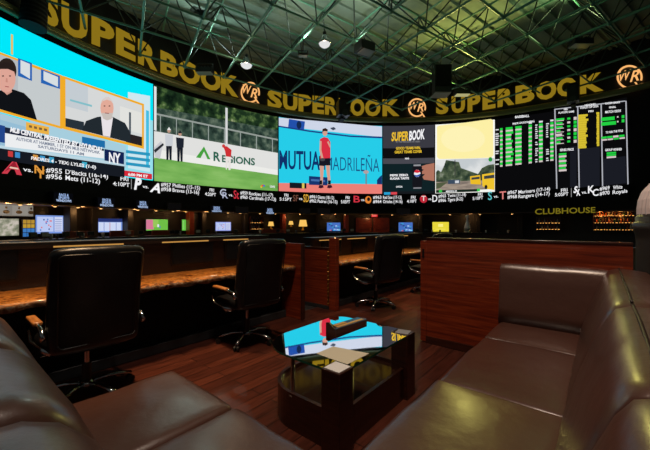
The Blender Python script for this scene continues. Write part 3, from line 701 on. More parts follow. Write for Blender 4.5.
wordsign('gold block-letter sign above the odds board and the street screen', ((436.5, 448), (452, 464.5), (468, 480), (483, 495), (498, 514), (516, 534), (536.5, 556), (557.5, 576), (580.5, 603)),
         ((436, 114.6), (458, 113), (474, 111.4), (488, 109.4), (505, 106), (525, 102.6), (546, 99.6), (566, 96.4), (592, 92.6), (604, 90.4)), ((436, 17), (604, 19)))
GLOW = em((255, 186, 112), 1.0)
def emblem(label, cx, cy, rx, ry):
    t = thing('round_emblem', label, 'emblem', (0, 0, 0))
    m = Pic(); n = 40
    for i in range(n):
        a0, a1 = 2*PI*i/n, 2*PI*(i+1)/n
        if .05 < (a0-PI*.08) % (2*PI) < .42: continue
        q = [(cx+math.cos(a)*rx*k, cy+math.sin(a)*ry*k) for a, k in ((a0, 1), (a1, 1), (a1, .84), (a0, .84))]
        m.faces([AP(x, y, d) for d in (-.02, .1) for x, y in q], [(0, 1, 2, 3), (7, 6, 5, 4), (0, 4, 5, 1), (2, 6, 7, 3)], GLOW)
    m.build('ring', t)
    s = (ytop(cx+5)-ytop(cx-5))/10
    for ch, a, b, k, dy in (('W', -.78, .12, .8, .18), ('R', .02, .74, .86, .42)):
        m = Pic(); m.text(ch, (cx+a*rx, cy+dy*ry+a*rx*s), (cx+b*rx, cy+dy*ry+b*rx*s), ry*k, GLOW, .012, .3, .0); m.build('letter', t)
    m = Pic(); m.poly([(cx+.35*rx, cy+.42*ry), (cx+.5*rx, cy+.42*ry), (cx+.95*rx, cy+1.05*ry), (cx+.72*rx, cy+.98*ry)], GLOW, .0); m.build('flourish', t)
emblem('glowing round emblem right of the leftmost lettered sign', 250.3, 92.4, 9.6, 10.6)
emblem('glowing round emblem above the dark advert screen', 417, 107.6, 9, 9.4)
emblem('glowing round emblem at the far right end of the signs', 629.6, 77, 13, 12)
m = Pic(); t = thing('hanging_sign', 'small yellow lettered sign under the ticker at right', 'sign', (0, 0, 0))
m.text('CLUBHOUSE', (535, 214.4), (595.4, 212.6), 5.4, (116, 104, 24), .015, 0, -.03); m.build('lettering', t)
# ================================================================== SPACE FRAME
fr = thing('space_frame', 'green painted steel space frame of rods under the dark ceiling', 'roof truss', (0, 0, 0))
SA, SB = .2475*8.2, .285*8.2; OA, OB = .074*8.2, .78*8.2
det = nA[0]*nB[1]-nA[1]*nB[0]
def node(i, j):      # lattice crossing in camera ground axes
    a, b = OA+i*SA, OB+j*SB
    return ((a*nB[1]-b*nA[1])/det, (nA[0]*b-nB[0]*a)/det)
def inside(p): return (p[0]-AX)**2+(p[1]-AZ)**2 < (AR-.45)**2
def seen(p, h):
    return p[1] > 2.0 and abs(p[0]/p[1]) < 1.12 and (h-H)/p[1]*FPX < 285
ROD = pm('shaded_green_rod', (30, 50, 42), .5)  # frame green darkened: shade on the diagonals put into the colour
def chord(i, j, fixed, off, z, r, name):
    rng = range(-14, 16); pts = []
    for k in rng:
        q = node(i+off, k+off) if fixed == 'i' else node(k+off, j+off)
        if inside(q) and seen(q, z): pts.append(q)
    if len(pts) > 1:
        a, b = pts[0], pts[-1]; d = ((b[0]-a[0])/(len(pts)-1), (b[1]-a[1])/(len(pts)-1))
        e0, e1 = (a[0]-d[0]*.55, a[1]-d[1]*.55), (b[0]+d[0]*.55, b[1]+d[1]*.55)
        if not inside(e0): e0 = a
        if not inside(e1): e1 = b
        m = MB(); m.bar(Wd(*e0, z), Wd(*e1, z), r, TRUSS, 6); m.build(name, fr)
for i in range(-14, 16):
    chord(i, 0, 'i', 0, LC, .052, 'lower_chord'); chord(0, i, 'j', 0, LC, .044, 'lower_chord')
    chord(i, 0, 'i', .5, UC, .042, 'upper_chord'); chord(0, i, 'j', .5, UC, .04, 'upper_chord')
dg = []
for i in range(-14, 16):
    for j in range(-14, 16):
        q = node(i, j)
        if not (inside(q) and seen(q, LC)): continue
        for di in (-.5, .5):
            for dj in (-.5, .5):
                u = node(i+di, j+dj)
                if inside(u): dg.append((q[1], Wd(*q, LC), Wd(*u, UC)))
dg.sort(key=lambda k: k[0])
rest = MB()
for k, (d, a, b) in enumerate(dg):
    if k < 100:
        m = MB(); m.bar(a, b, .03, ROD, 5); m.build('diagonal_rod', fr)
    else: rest.bar(a, b, .03, ROD, 5)
tag(rest.build('diagonal_rod', fr), kind='stuff')
nd = sorted([q for i in range(-14, 16) for j in range(-14, 16) for q in [node(i, j)] if inside(q) and seen(q, LC)], key=lambda q: q[1])
for q in nd[:100]:
    m = MB(); m.lathe([(.01, -.1), (.08, -.07), (.1, 0), (.08, .07), (.01, .1)], Wd(*q, LC), TRUSS, 8); m.build('connector', fr)

# ================================================================== THINGS HUNG FROM THE FRAME
def basis():
    return Matrix(((RT[0], FW[0], 0), (RT[1], FW[1], 0), (0, 0, 1)))
def hang(name, label, cat, px, py, zc, top=LC, group=None):
    p = at(px, py, zc); return thing(name, label, cat, p, YAW, group), top-p.z
def pendant(px, py, zc, w, label):
    t, up = hang('pendant_lamp', label, 'lamp', px, py, zc, LC)
    r = w/2
    m = MB(); m.lathe([(r*.3, .34), (r*.5, .3), (r*.62, .14), (r*1.0, -.02), (r*.96, -.03)], (0, 0, 0), CHROME, 20); m.build('lamp_shade', t)
    m = MB(); m.lathe([(r*.92, -.02), (r*.8, -.1), (r*.45, -.17), (.01, -.19)], (0, 0, 0), em((225, 225, 225), 1.0), 20); m.build('diffuser', t)
    m = MB(); m.lathe([(.07, .3), (.08, .42), (.05, .5)], (0, 0, 0), BLACK, 12); m.bar((0, 0, .45), (0, 0, up), .018, BLACK, 6); m.build('stem', t)
pendant(246.4, 64.5, 15.8, .58, 'white dome pendant lamp above the leftmost round emblem')
pendant(324.6, 43, 13.8, .52, 'shiny pendant lamp hanging under the middle of the ceiling frame')
# loudspeaker
t, up = hang('hanging_speaker', 'tall black loudspeaker hung above the round emblem over the advert screen', 'speaker', 440.6, 80, 17)
m = MB(); m.prism([(-.42, -.4), (.42, -.4), (.32, .4), (-.32, .4)], -.75, .62, BLACK); m.build('cabinet', t)
m = MB(); m.box((0, -.41, .05), (.74, .03, 1.05), MATTE); m.build('grille', t)
m = MB(); m.box((0, -.02, -.78), (.8, .74, .05), pm('pale_grey_plastic', (150, 150, 140), .5)); m.build('bottom_panel', t)
m = MB()
for x in (-.25, .25): m.bar((x, 0, .6), (x, 0, up), .025, STEEL)
m.build('bracket', t)
def flood(px, py, zc, w, label, glow=None, ry=0):
    t, up = hang('flood_lamp', label, 'lamp', px, py, zc)
    m = MB(); m.box((0, 0, 0), (w, w*.55, w*.3), BLACK, None, .03)
    for k in range(5): m.box((-w*.4+k*w*.2, .05, w*.2), (w*.04, w*.4, w*.14), BLACK)
    m.build('housing', t)
    m = MB(); m.box((0, -.02, -w*.16), (w*.9, w*.46, .03), glow or pm('lamp_glass', (150, 160, 150), .2)); m.build('lens', t)
    m = MB(); m.bar((-w*.5, 0, 0), (-w*.5, 0, w*.45), .025, STEEL); m.bar((w*.5, 0, 0), (w*.5, 0, w*.45), .025, STEEL); m.bar((-w*.5, 0, w*.45), (w*.5, 0, w*.45), .025, STEEL); m.bar((0, 0, w*.45), (0, 0, max(up, w*.5)), .025, STEEL); m.build('yoke', t)
flood(205, 71, 17.2, .85, 'flat grey flood lamp hung over the end of the leftmost sign')
flood(462, 93, 19.4, .85, 'flood lamp with a pale lit lens beside the tall black loudspeaker', em((190, 186, 130), .8))
flood(580.5, 43, 14.6, .85, 'boxy flood lamp hung high above the odds board sign')
flood(303, 55, 14.2, .4, 'small dark lamp hung left of the middle pendant lamp')
t, up = hang('ceiling_projector', 'black projector box hung right of the middle pendant lamp', 'projector', 364.6, 48, 14.4)
m = MB(); m.box((0, 0, 0), (.72, .6, .4), BLACK, Matrix.Rotation(.5, 3, 'Z'), .03); m.build('housing', t)
m = MB(); m.box((.06, -.05, -.215), (.58, .5, .02), pm('pale_grey_plastic', (150, 150, 140), .5), Matrix.Rotation(.5, 3, 'Z')); m.build('bottom_panel', t)
m = MB(); m.bar((0, 0, .2), (0, 0, up), .04, STEEL); m.build('stem', t)
t, up = hang('air_vent', 'round ceiling air vent with dark rings at upper left', 'vent', 201.6, 13.5, 16.0, DECK)
m = MB()
for r0 in (.46, .32, .18): m.lathe([(r0, 0), (r0+.07, .05), (r0+.07, .1), (r0, .06)], (0, 0, 0), pm('vent_grey', (50, 60, 56), .5), 24)
m.build('rings', t)
# dark projectors standing off the sign band
def standoff(px0, px1, py0, py1, d, label, n=0):
    pc = (px0+px1)/2; p = AP(pc, (py0+py1)/2, d); X, Z = hit(pc, d)
    w = (px1-px0)/FPX*Z; h = (py1-py0)/FPX*Z
    t = thing('sign_projector', label, 'projector', p, -ang(pc, d)+YAW)
    m = MB(); m.box((0, 0, 0), (w*.9, w*.9, h*.75), BLACK, None, .04); m.box((0, 0, h*.42), (w*.6, w*.6, h*.12), MATTE, None, .02); m.build('housing', t)
    m = MB(); m.bar((0, -w*.4, -h*.3), (0, -w*.62, -h*.3), w*.22, STEEL, 14, w*.26); m.build('lens_barrel', t)
    m = MB(); m.box((0, -d*.3, -h*.47), (w*.35, -d*.75, .1), MATTE); m.box((0, w*.3, -h*.1), (w*.5, w*.3, h*.5), MATTE); m.build('bracket', t)
standoff(336.5, 349.5, 99, 119, -1.0, 'black projector covering a letter of the middle lettered sign')
standoff(567.6, 578.6, 83, 105, -1.0, 'black projector on the sign above the odds board')
t = thing('pipe_clamp', 'thick black ribbed drum on the tube at the top left corner', 'clamp', (0, 0, 0))
m = MB()
a, b = AP(36, -6, -.6), AP(33, 27, -.6)
m.bar(a, b, .34, MATTE, 16, .40); m.build('drum', t)
m = MB()
for k in range(7): c = a.lerp(b, .1+k*.13); e = a.lerp(b, .15+k*.13); m.bar(c, e, .365+.006*k, FASCIA, 16)
m.build('ribs', t)
m = MB(); q = AP(36, 14, -.1); m.box((a+q)/2+Vector((0, 0, -.3)), (.3, .9, .2), MATTE, Matrix.Rotation(-ang(36)+YAW, 3, 'Z')); m.build('bracket', t)

# ================================================================== UNDER THE SCREENS
def panel(name, label, cat, px0, px1, py0, py1, d, paint=None, group=None, words=(), frame=BLACK, depth=.07, colour=(120, 150, 220)):
    """a wall screen or sign: frame, lit face and what it shows"""
    pc = (px0+px1)/2; X, Z = hit(pc, d); p = AP(pc, (py0+py1)/2, d)
    t = thing(name, label, cat, p, -ang(pc, d)+YAW, group)
    w = math.dist(AP(px0, 225, d)[:2], AP(px1, 225, d)[:2]); h = (py1-py0)/FPX*Z
    m = MB(); m.box((0, depth*.5, 0), (w+.06, depth, h+.06), frame, None, .012); m.build('screen_frame', t)
    m = MB()
    def q(u0, u1, v0, v1, col, k=0):
        e = em(col) if isinstance(col, tuple) else col; y = -.006-.004*k
        m.faces([((u0-.5)*w, y, (v0-.5)*h), ((u1-.5)*w, y, (v0-.5)*h), ((u1-.5)*w, y, (v1-.5)*h), ((u0-.5)*w, y, (v1-.5)*h)], [(0, 1, 2, 3)], e)
    q(0, 1, 0, 1, colour)
    if paint: paint(q)
    m.build('screen_face', t, fix=False)
    for (s, u0, u1, v, hh, col) in words:
        vv, f, a0, a1 = textmesh(s, .02, 0); c = caph(); mm = MB()
        mm.faces([((u0+(u1-u0)*(g[0]-a0)/(a1-a0)-.5)*w, -.03, (v-.5)*h+g[1]/c*hh*h) for g in vv], f, em(col)); mm.build('lettering', t, fix=False)
    return t
LBL = (172, 190, 232)
def map_(q):
    q(.05, .62, .1, .92, (186, 200, 240), 1); q(.66, .96, .1, .92, (206, 212, 240), 1)
    rr = random.Random(5)
    for k in range(12): x, y = rr.uniform(.08, .55), rr.uniform(.15, .8); q(x, x+.05, y, y+.08, rr.choice(((90, 130, 210), (220, 120, 130), (240, 240, 250), (60, 90, 160))), 2)
    for k in range(6): q(.68, .92, .15+k*.12, .2+k*.12, (150, 165, 210), 2)
def rink(q):
    q(0, 1, .75, 1, (36, 50, 110), 1); q(.06, .94, .08, .72, (205, 216, 244), 2); q(.48, .5, .08, .72, (190, 70, 80), 3); q(.25, .27, .08, .72, (70, 100, 190), 3); q(.73, .75, .08, .72, (70, 100, 190), 3)
def soccer(q):
    q(0, 1, 0, 1, (110, 190, 70), 1); q(0, .34, .1, .98, (214, 120, 150), 2); q(.3, .55, .3, .98, (150, 200, 90), 3); q(.5, .58, .3, .55, (230, 230, 240), 4); q(.6, .64, .2, .4, (80, 80, 200), 4)
def crowd(q):
    rr = random.Random(8); q(0, 1, 0, 1, (70, 110, 190), 1)
    for k in range(16): x, y = rr.uniform(0, .85), rr.uniform(0, .8); q(x, x+.14, y, y+.14, rr.choice(((170, 200, 240), (60, 160, 210), (200, 70, 80), (40, 60, 120), (120, 200, 220))), 2)
D = 1.38
panel('wall_television', 'wall television with a pale blue map picture, the leftmost one', 'television', 36, 64, 215.4, 233.4, D, map_, 'televisions along the betting counter')
panel('wall_television', 'wall television with a pale ice rink picture behind the near armchair back', 'television', 97.4, 122.6, 218.6, 232, D, rink, 'televisions along the betting counter')
panel('wall_television', 'wide wall television with a pink and green picture', 'television', 146.4, 168, 219.4, 230.4, D, soccer, 'televisions along the betting counter')
panel('wall_television', 'narrow wall television with an all green picture', 'television', 182, 188.8, 219.6, 230.4, D, lambda q: q(.1, .3, .1, .9, (130, 200, 100), 1), 'televisions along the betting counter', colour=(100, 190, 70))
panel('wall_television', 'wall television with a violet blue picture above the second office chair', 'television', 215.6, 231, 222, 230.8, D, map_, 'televisions along the betting counter', colour=(150, 160, 230))
panel('wall_television', 'small wall television with a blue sports picture left of the wooden doors', 'television', 327, 340.4, 222.6, 231, D, crowd, 'televisions along the betting counter')
panel('wall_television', 'small wall television with a blue picture right of the wooden doors', 'television', 398.6, 412.6, 222.4, 231.4, D, crowd, 'televisions along the betting counter')
panel('wall_television', 'wall television with an all yellow picture', 'television', 432.4, 448.8, 222, 231.6, D, lambda q: (q(.35, .65, .5, .8, (252, 240, 130), 1), q(.2, .8, .2, .3, (240, 226, 90), 1)), 'televisions along the betting counter', colour=(232, 216, 60))
def menu(q):
    q(0, 1, 0, 1, (128, 122, 114), 1)
    for k in range(3): q(.05+k*.32, .28+k*.32, .08, .95, (142, 136, 128), 2)
def ovals(t):
    pass
mt = panel('menu_board', 'grey board with dark oval pictures above the leftmost wall pictures', 'board', -40, 36, 204.2, 215.6, 1.2, menu, frame=STEEL, colour=(120, 116, 110))
m = MB()
for k in range(8):
    x = -.45*3.2+k*.42
    m = MB(); m.faces([(x+.11*math.cos(2*PI*i/14), -.03, -.06+.07*math.sin(2*PI*i/14)) for i in range(14)], [tuple(range(14))], pm('menu_ink', (60, 56, 52), .6))
    m.faces([(x+.04*math.cos(2*PI*i/8), -.032, .1+.05*math.sin(2*PI*i/8)) for i in range(8)], [tuple(range(8))], pm('menu_ink', (60, 56, 52), .6)); m.build('oval_picture', mt, fix=False)
PHOTO = emnoise('market_photo', [(.3, (60, 70, 50)), (.5, (150, 150, 130)), (.62, (200, 190, 180)), (.8, (90, 110, 60))], 3.2)
panel('wall_picture', 'backlit picture of pale and green shapes at the far left', 'picture', -30, 20, 218.4, 236, 1.36, lambda q: q(0, 1, 0, 1, PHOTO, 1), frame=STEEL)
def blocks(q):
    for r in range(4):
        for c in range(3): q(.04+c*.32, .32+c*.32, .03+r*.245, .24+r*.245, ((50, 110, 180), (60, 120, 190), (190, 150, 50), (180, 140, 50))[r], 1)
panel('notice_board', 'small board of yellow and blue blocks beside the leftmost television', 'board', 22.4, 35, 219.4, 237, 1.36, blocks, colour=(30, 36, 50))
# window signs on the dark band
for (x0, x1, y0, y1, lab) in ((54, 73, 193, 202.4, 'above the leftmost television'), (98, 114.6, 198, 207, 'above the ice rink television'), (136.4, 149, 200.6, 208.4, 'above the pink and green television'), (210.6, 222.6, 206, 212.4, 'above the violet blue television'), (265, 274.6, 208, 214.2, 'left of the table lamp on the counter')):
    panel('window_sign', 'small lit three-line sign in blue lettering '+lab, 'sign', x0, x1, y0, y1, -.2, None, 'lit window signs under the ticker', (('RACE &', .25, .75, .66, .26, (170, 200, 250)), ('SPORTS', .22, .78, .36, .24, (170, 200, 250)), ('WINDOWS', .1, .9, .06, .24, (190, 214, 255))), MATTE, .2, (7, 8, 13))
for (x0, x1, y0, y1) in ((168, 181, 203.6, 209.6), (236, 248, 207.4, 213), (300, 310, 208.6, 213.6), (318, 330, 208.6, 213.6), (397, 410, 208.6, 213.6)):
    panel('window_sign', 'dark unlit window sign under the ticker', 'sign', x0, x1, y0, y1, -.2, None, 'dark window signs under the ticker', (), CASE, .2, (10, 9, 9))
# downlights along the soffit
WARM = em((255, 196, 120), 2.0)
for px in (-14, 20, 55, 78, 101, 120, 138, 156, 173, 186, 212, 228, 246, 260, 275, 300, 322, 345, 392, 418, 450, 480, 512):
    X, Z = hit(px, .0); p = Wd(X, Z, H+.80)
    t = thing('soffit_downlight', 'small warm downlight in the soffit under the ticker', 'lamp', p, 0, 'warm downlights along the soffit')
    m = MB(); m.lathe([(.1, .0), (.1, -.05), (.075, -.06)], (0, 0, 0), BRASS, 10); m.build('ring', t)
    m = MB(); m.lathe([(.07, -.045), (.05, -.08), (.01, -.09)], (0, 0, 0), WARM, 10); m.build('lamp_glass', t)
m = MB(); arcbox(m, t_lo, ang(500), H+.775, H+.80, -.06, .02, BRASS); tag(m.build('trim_soffit_edge'), kind='structure')
# exit sign, doors
panel('exit_sign', 'small red lit exit sign above the pair of wooden doors', 'sign', 371.4, 377.6, 214.6, 217, 1.2, None, None, (('EXIT', .15, .85, .2, .6, (255, 150, 140)),), BLACK, .08, (205, 24, 24))
def wooddoor(px0, px1, k):
    pc = (px0+px1)/2; d = 1.42; X, Z = hit(pc, d); p = AP(pc, 225, d); p.z = 0; w = math.dist(AP(px0, 225, d)[:2], AP(px1, 225, d)[:2])
    t = tag(bpy.data.objects.new('door_%d' % k, None), kind='structure'); COL.objects.link(t); t.location = p; t.rotation_euler = (0, 0, -ang(pc, d)+YAW)
    m = MB(); m.box((0, 0, .93), (w*.96, .06, 1.86), MAHOG); m.box((0, -.04, 1.35), (w*.7, .03, .7), MAHOG, None, .012); m.box((0, -.04, .5), (w*.7, .03, .7), MAHOG, None, .012); m.build('door_leaf', t)
    m = MB(); m.bar((w*.38*(1 if k == 1 else -1), -.08, .85), (w*.38*(1 if k == 1 else -1), -.08, 1.1), .02, BRASS); m.build('door_handle', t)
wooddoor(355.6, 372, 1); wooddoor(372.6, 389.6, 2)
# counter along the windows
m = MB(); arcbox(m, t_lo, ang(520), 0, .74, -1.1, -.95, DARKWOOD)
ct = thing('betting_counter', 'long dark betting counter curving below the televisions', 'counter', (0, 0, 0))
m.build('counter_front', ct)
m = MB(); arcbox(m, t_lo, ang(520), .74, .80, -1.2, -.4, BLACK); m.build('counter_top', ct)
# wood piers between the windows
PIER = 0
for px in (70, 92, 128, 190, 203, 245, 283, 318, 346, 420, 478, 520):
    p = AP(px, 225, 1.15); p.z = 0
    m = MB(); m.box((0, 0, (H+.78)/2), (.28, .5, H+.78), MAHOG if px in (283, 346, 190) else WALLD, None, .02)
    PIER += 1; o = m.build('wall_pier_%d' % PIER, None, p); o.rotation_euler = (0, 0, -ang(px)+YAW); tag(o, kind='structure')
# terminals and clutter on the counter
for i, px in enumerate((33, 45, 66, 80, 91, 128, 141, 172, 177, 198, 208, 236, 278, 288, 312, 321, 344, 352, 392, 417, 426)):
    p = AP(px, 225, -.8); p.z = .80
    s = 'the leftmost' if i == 0 else None
    t = thing('ticket_terminal', 'small ticket terminal with a %s face standing on the betting counter' % ('pale grey' if i % 4 == 1 else 'dark'), 'terminal', p, -ang(px)+YAW, ('pale faced' if i % 4 == 1 else 'dark faced')+' ticket terminals on the betting counter')
    m = MB(); m.box((0, 0, .01), (.2, .16, .02), BLACK); m.box((0, .02, .06), (.04, .03, .1), BLACK); m.build('stand', t)
    m = MB(); m.box((0, 0, .17), (.26, .04, .18), BLACK, Matrix.Rotation(-.15, 3, 'X'), .01); m.build('display_case', t)
    m = MB(); m.box((0, -.025, .17), (.22, .012, .14), (pm('pale_grey_plastic', (150, 150, 140), .5) if i % 4 == 1 else SCREENOFF), Matrix.Rotation(-.15, 3, 'X')); m.build('display_face', t)
SPOTS = []
for (px, w) in ((51, 1), (57, 0), (83, 1), (103, 1), (172, 0), (180, 1), (216, 0), (260, 1), (296, 0), (342, 1), (432, 1), (440, 0), (456, 1), (470, 0), (486, 1), (498, 0), (508, 1)):
    p = AP(px, 225, -.75); p.z = .80
    m = MB(); m.lathe([(.045, 0), (.06, .17), (.063, .18), (.05, .17), (.04, .02)], (0, 0, 0), WHITEP if w else CHROME, 12); o = m.build('drinking_cup', None, p)
    tag(o, ('white' if w else 'silver')+' cup standing on the betting counter', 'cup', ('white' if w else 'silver')+' cups on the betting counter')
# lit lamp and shelves behind the counter
def tablelamp(px, py, d, w, label):
    p = AP(px, py, d)
    t = thing('table_lamp', label, 'lamp', p)
    m = MB(); m.lathe([(w*.5, -w*.35), (w*.36, w*.4)], (0, 0, 0), em((250, 196, 96), 1.0), 16); m.build('lamp_shade', t)
    m = MB(); m.lathe([(.03, -w*.35), (.03, -w*.7), (.12, -w*.75), (.12, -w*.8)], (0, 0, 0), BRASS, 12); m.build('lamp_base', t); return p
# shelf unit with bottles: built once per place
AMB = [em((176, 96, 30), .8), em((226, 140, 50), 1.0), em((110, 56, 22), .6), em((240, 214, 160), .9)]
BOT = [pm('amber_bottle', (150, 70, 20), .12), pm('brown_bottle', (70, 36, 18), .15), pm('green_bottle', (30, 60, 34), .15), pm('clear_bottle', (190, 180, 160), .1)]
def bottleshelf(px0, px1, z0, rows, d, label, group, lab2, seed, nb):
    pc = (px0+px1)/2; p = AP(pc, 225, d); p.z = z0; w = math.dist(AP(px0, 225, d)[:2], AP(px1, 225, d)[:2]); rz = -ang(pc, d)+YAW
    t = thing('bottle_shelf', label, 'shelf', p, rz)
    hh = .42*rows
    m = MB(); m.box((0, .2, hh/2), (w, .04, hh+.1), DARKWOOD); m.build('back_panel', t)
    for s in (-1, 1): m = MB(); m.box((s*w/2, .03, hh/2), (.04, .36, hh+.1), DARKWOOD); m.build('side_panel', t)
    rr = random.Random(seed); R = Matrix.Rotation(rz, 3, 'Z')
    for r in range(rows):
        m = MB(); m.box((0, .03, r*.42), (w, .34, .03), DARKWOOD); m.build('shelf_board', t)
        m = MB(); m.box((0, .17, r*.42+.03), (w*.96, .02, .02), em((255, 180, 90), 2.2)); m.build('light_strip', t)
        for k in range(nb):
            x = (-.45+.9*(k+.5)/nb)*w+rr.uniform(-.02, .02); s = rr.uniform(.8, 1.1)
            q = p+R@Vector((x, .0, r*.42+.015)); c = rr.choice(BOT)
            b = thing('liquor_bottle', lab2, 'bottle', q, 0, group)
            m = MB(); m.lathe([(.042*s, 0), (.045*s, .02), (.045*s, .19*s), (.016*s, .25*s), (.016*s, .31*s)], (0, 0, 0), c, 8); m.build('bottle_glass', b)
            m = MB(); m.lathe([(.019*s, .305*s), (.019*s, .335*s)], (0, 0, 0), BRASS if rr.random() < .5 else BLACK, 8); m.build('cap', b)
    return p
bottleshelf(593, 634, 1.0, 3, .9, 'warm lit back-bar shelf full of bottles at the right end', 'bottles on the right back-bar shelf', 'bottle on the warm lit back-bar shelf at the right end', 4, 12)
bottleshelf(250, 263, 1.02, 2, .9, 'small lit bottle shelf left of the table lamp', 'bottles on the small left shelf', 'bottle on the small lit shelf left of the table lamp', 6, 5)
bottleshelf(536, 560, 1.0, 2, 1.1, 'dim bottle shelf under the small yellow lettered sign', 'bottles on the dim shelf', 'bottle on the dim shelf under the small yellow lettered sign', 9, 7)
tablelamp(303, 223.4, .8, .62, 'small lit yellow table lamp behind the betting counter')
tablelamp(291, 223, .9, .34, 'smallest lit lamp, left of the yellow table lamp')
tablelamp(271, 224, .9, .4, 'small lit lamp between the left bottle shelf and the wood pier')
p = AP(467.4, 232.5, .1)
t = thing('bottle_figure', 'tall pale bottle-shaped display standing behind the long wood partition', 'display', p)
m = MB(); m.lathe([(.2, 0), (.22, .1), (.2, .45), (.12, .7), (.07, .9), (.08, 1.0), (.14, 1.1), (.12, 1.22), (.05, 1.26)], (0, 0, 0), pm('frosted_white', (225, 222, 230), .35), 16); m.build('body', t)
m = MB(); m.lathe([(.225, .12), (.222, .3)], (0, 0, 0), pm('silver_band', (120, 120, 126), .3, .8), 16); m.build('label_band', t)
m = MB(); m.lathe([(.26, -.02-p.z+.02), (.26, -.001)], (0, 0, 0), MATTE, 16); m.build('plinth', t)
# partitions of the far booths: low reddish boards
for i, (px0, px1) in enumerate(((66, 90), (110, 134), (152, 170), (262, 284))):
    pc = (px0+px1)/2; p = AP(pc, 225, .1); p.z = 0; w = math.dist(AP(px0, 225, .1)[:2], AP(px1, 225, .1)[:2])
    m = MB(); m.box((0, 0, .53), (w, .08, 1.06), MAHOG, None, .02); o = m.build('booth_partition', None, p); o.rotation_euler = (0, 0, -ang(pc)+YAW)
    tag(o, 'low reddish wood booth partition '+('right of the leftmost television', 'right of the ice rink television', 'below the pink and green television', 'below the small lit lamp')[i], 'partition')
# ================================================================== FOREGROUND SEATING
def own(name, label, cat, base, group=None):
    t = thing(name, label, cat, base, 0, group); b = -Vector(base)
    return t, (lambda mb, nm, par=None: mb.build(nm, par or t, b if par is None else None))
PIPE = pm('leather_piping', (40, 26, 20), .45)
# right sofa: along Y, back to the right
t, add = own('leather_sofa', 'brown leather bench sofa on the right, running to the wood partition', 'sofa', (-.4, 1.9, 0))
for k, (y0, y1, z) in enumerate(((.96, 1.885, .44), (1.885, 2.87, .425), (2.87, 3.44, .42))):
    m = MB(); m.cushion(-.735, -.1, y0+.004, y1-.004, z-.16, z, .035, BROWN, .016, 12, None, .01, k*7); add(m, 'seat_cushion')
def rb(a, px_, pz): return (px_, a, pz)
PROF = [(-.15, .36), (-.135, .46), (-.075, .68), (-.02, .84), (.015, .925), (.045, .968), (.09, .985), (.17, .985), (.25, .972), (.30, .93), (.31, .85), (.31, .6), (.31, .36)]
for (y0, y1) in ((.20, .96), (.96, 1.93), (1.93, 3.50)):
    m = MB(); m.loft(PROF, y0+.003, y1-.003, rb, BROWN, .88, .03, 16); add(m, 'back_cushion')
m = MB()
m.tube([Vector((.10, y, .988+.004*math.sin(y*9))) for y in [1.96+.05*i for i in range(30)]], .006, PIPE, 6)
m.tube([Vector((.10, y, .988+.004*math.sin(y*9))) for y in [1.0+.05*i for i in range(19)]], .006, PIPE, 6); add(m, 'seam_piping')
PE = [(3.40, .40), (3.425, .55), (3.45, .78), (3.472, .90), (3.495, .948), (3.52, .952), (3.54, .92), (3.545, .7), (3.545, .40)]
m = MB(); m.loft(PE, -.745, .05, lambda a, p, q: (a, p, q), BROWN, .985, .02, 12); add(m, 'end_cushion')
m = MB(); m.box((-.36, 2.2, .15), (.6, 2.5, .22), BROWN, None, .02); m.box((.1, 1.95, .22), (.36, 3.1, .36), BROWN, None, .02); m.box((-.3, 2.2, .02), (.56, 2.4, .04), MATTE); add(m, 'base')
# left sofa: along X, back towards the camera
t, add = own('leather_sofa', 'brown leather bench sofa at lower left with grey sheen on its back', 'sofa', (-1.1, .6, 0))
for k, (x0, x1) in enumerate(((-2.04, -1.39), (-1.39, -.735), (-.735, -.155))):
    m = MB(); m.cushion(x0+.004, x1-.004, .33, .965, .27, .432, .035, BROWN, .015, 12, None, .01, 20+k*5); add(m, 'seat_cushion')
PL = [(.375, .36), (.36, .48), (.30, .70), (.235, .85), (.20, .915), (.155, .96), (.10, .985), (.03, .99), (-.05, .985), (-.11, .96), (-.145, .91), (-.155, .8), (-.155, .36)]
for (x0, x1) in ((-2.06, -1.385), (-1.385, -.815), (-.815, -.158)):
    m = MB(); m.loft(PL, x0+.003, x1-.003, lambda a, p, q: (a, p, q), BROWN, .72, .02, 14); add(m, 'back_cushion')
m = MB(); m.box((-1.1, .65, .15), (1.86, .56, .22), BROWN, None, .02); m.box((-1.1, .1, .22), (1.88, .44, .36), BROWN, None, .02); m.box((-1.1, .6, .02), (1.8, .5, .04), MATTE); add(m, 'base')

# ================================================================== COFFEE TABLE
t, add = own('coffee_table', 'low wooden coffee table with a rounded glass top and boxed lower shelf', 'table', (-1.45, 1.93, 0))
TX0, TX1, TY0, TY1, TH = -1.88, -1.12, 1.46, 2.43, .485
def arc(cx, cy, r, a0, a1, n): return [(cx+r*math.cos(a0+(a1-a0)*i/n), cy+r*math.sin(a0+(a1-a0)*i/n)) for i in range(n+1)]
L = .135
rl, rf = .30, .13
top = arc(TX0+rl, TY0+rl+.01, rl, PI, 1.5*PI, 12)+[(TX1-L-.002, TY0+.01), (TX1-L-.002, TY0+L+.002), (TX1-.008, TY0+L+.002), (TX1-.008, TY1-L-.002), (TX1-L-.002, TY1-L-.002), (TX1-L-.002, TY1-.01)]+arc(TX0+rf, TY1-rf-.01, rf, PI/2, PI, 8)
m = MB(); m.prism(top, TH-.014, TH, GLASS, GLASSEDGE); add(m, 'glass_top')
for (x, y) in ((TX1-L/2, TY0+L/2), (TX1-L/2, TY1-L/2)):
    m = MB(); m.box((x, y, TH/2), (L, L, TH), DARKWOOD, None, .004); add(m, 'leg')
for (x, y) in ((-1.545, 1.515), (-1.78, 2.28)):
    m = MB(); m.bar((x, y, .2), (x, y, TH-.014), .014, CHROME, 12); m.lathe([(.03, 0), (.03, .006), (.014, .012)], (x, y, .212), CHROME, 14); o = add(m, 'metal_post')
i_ = .03
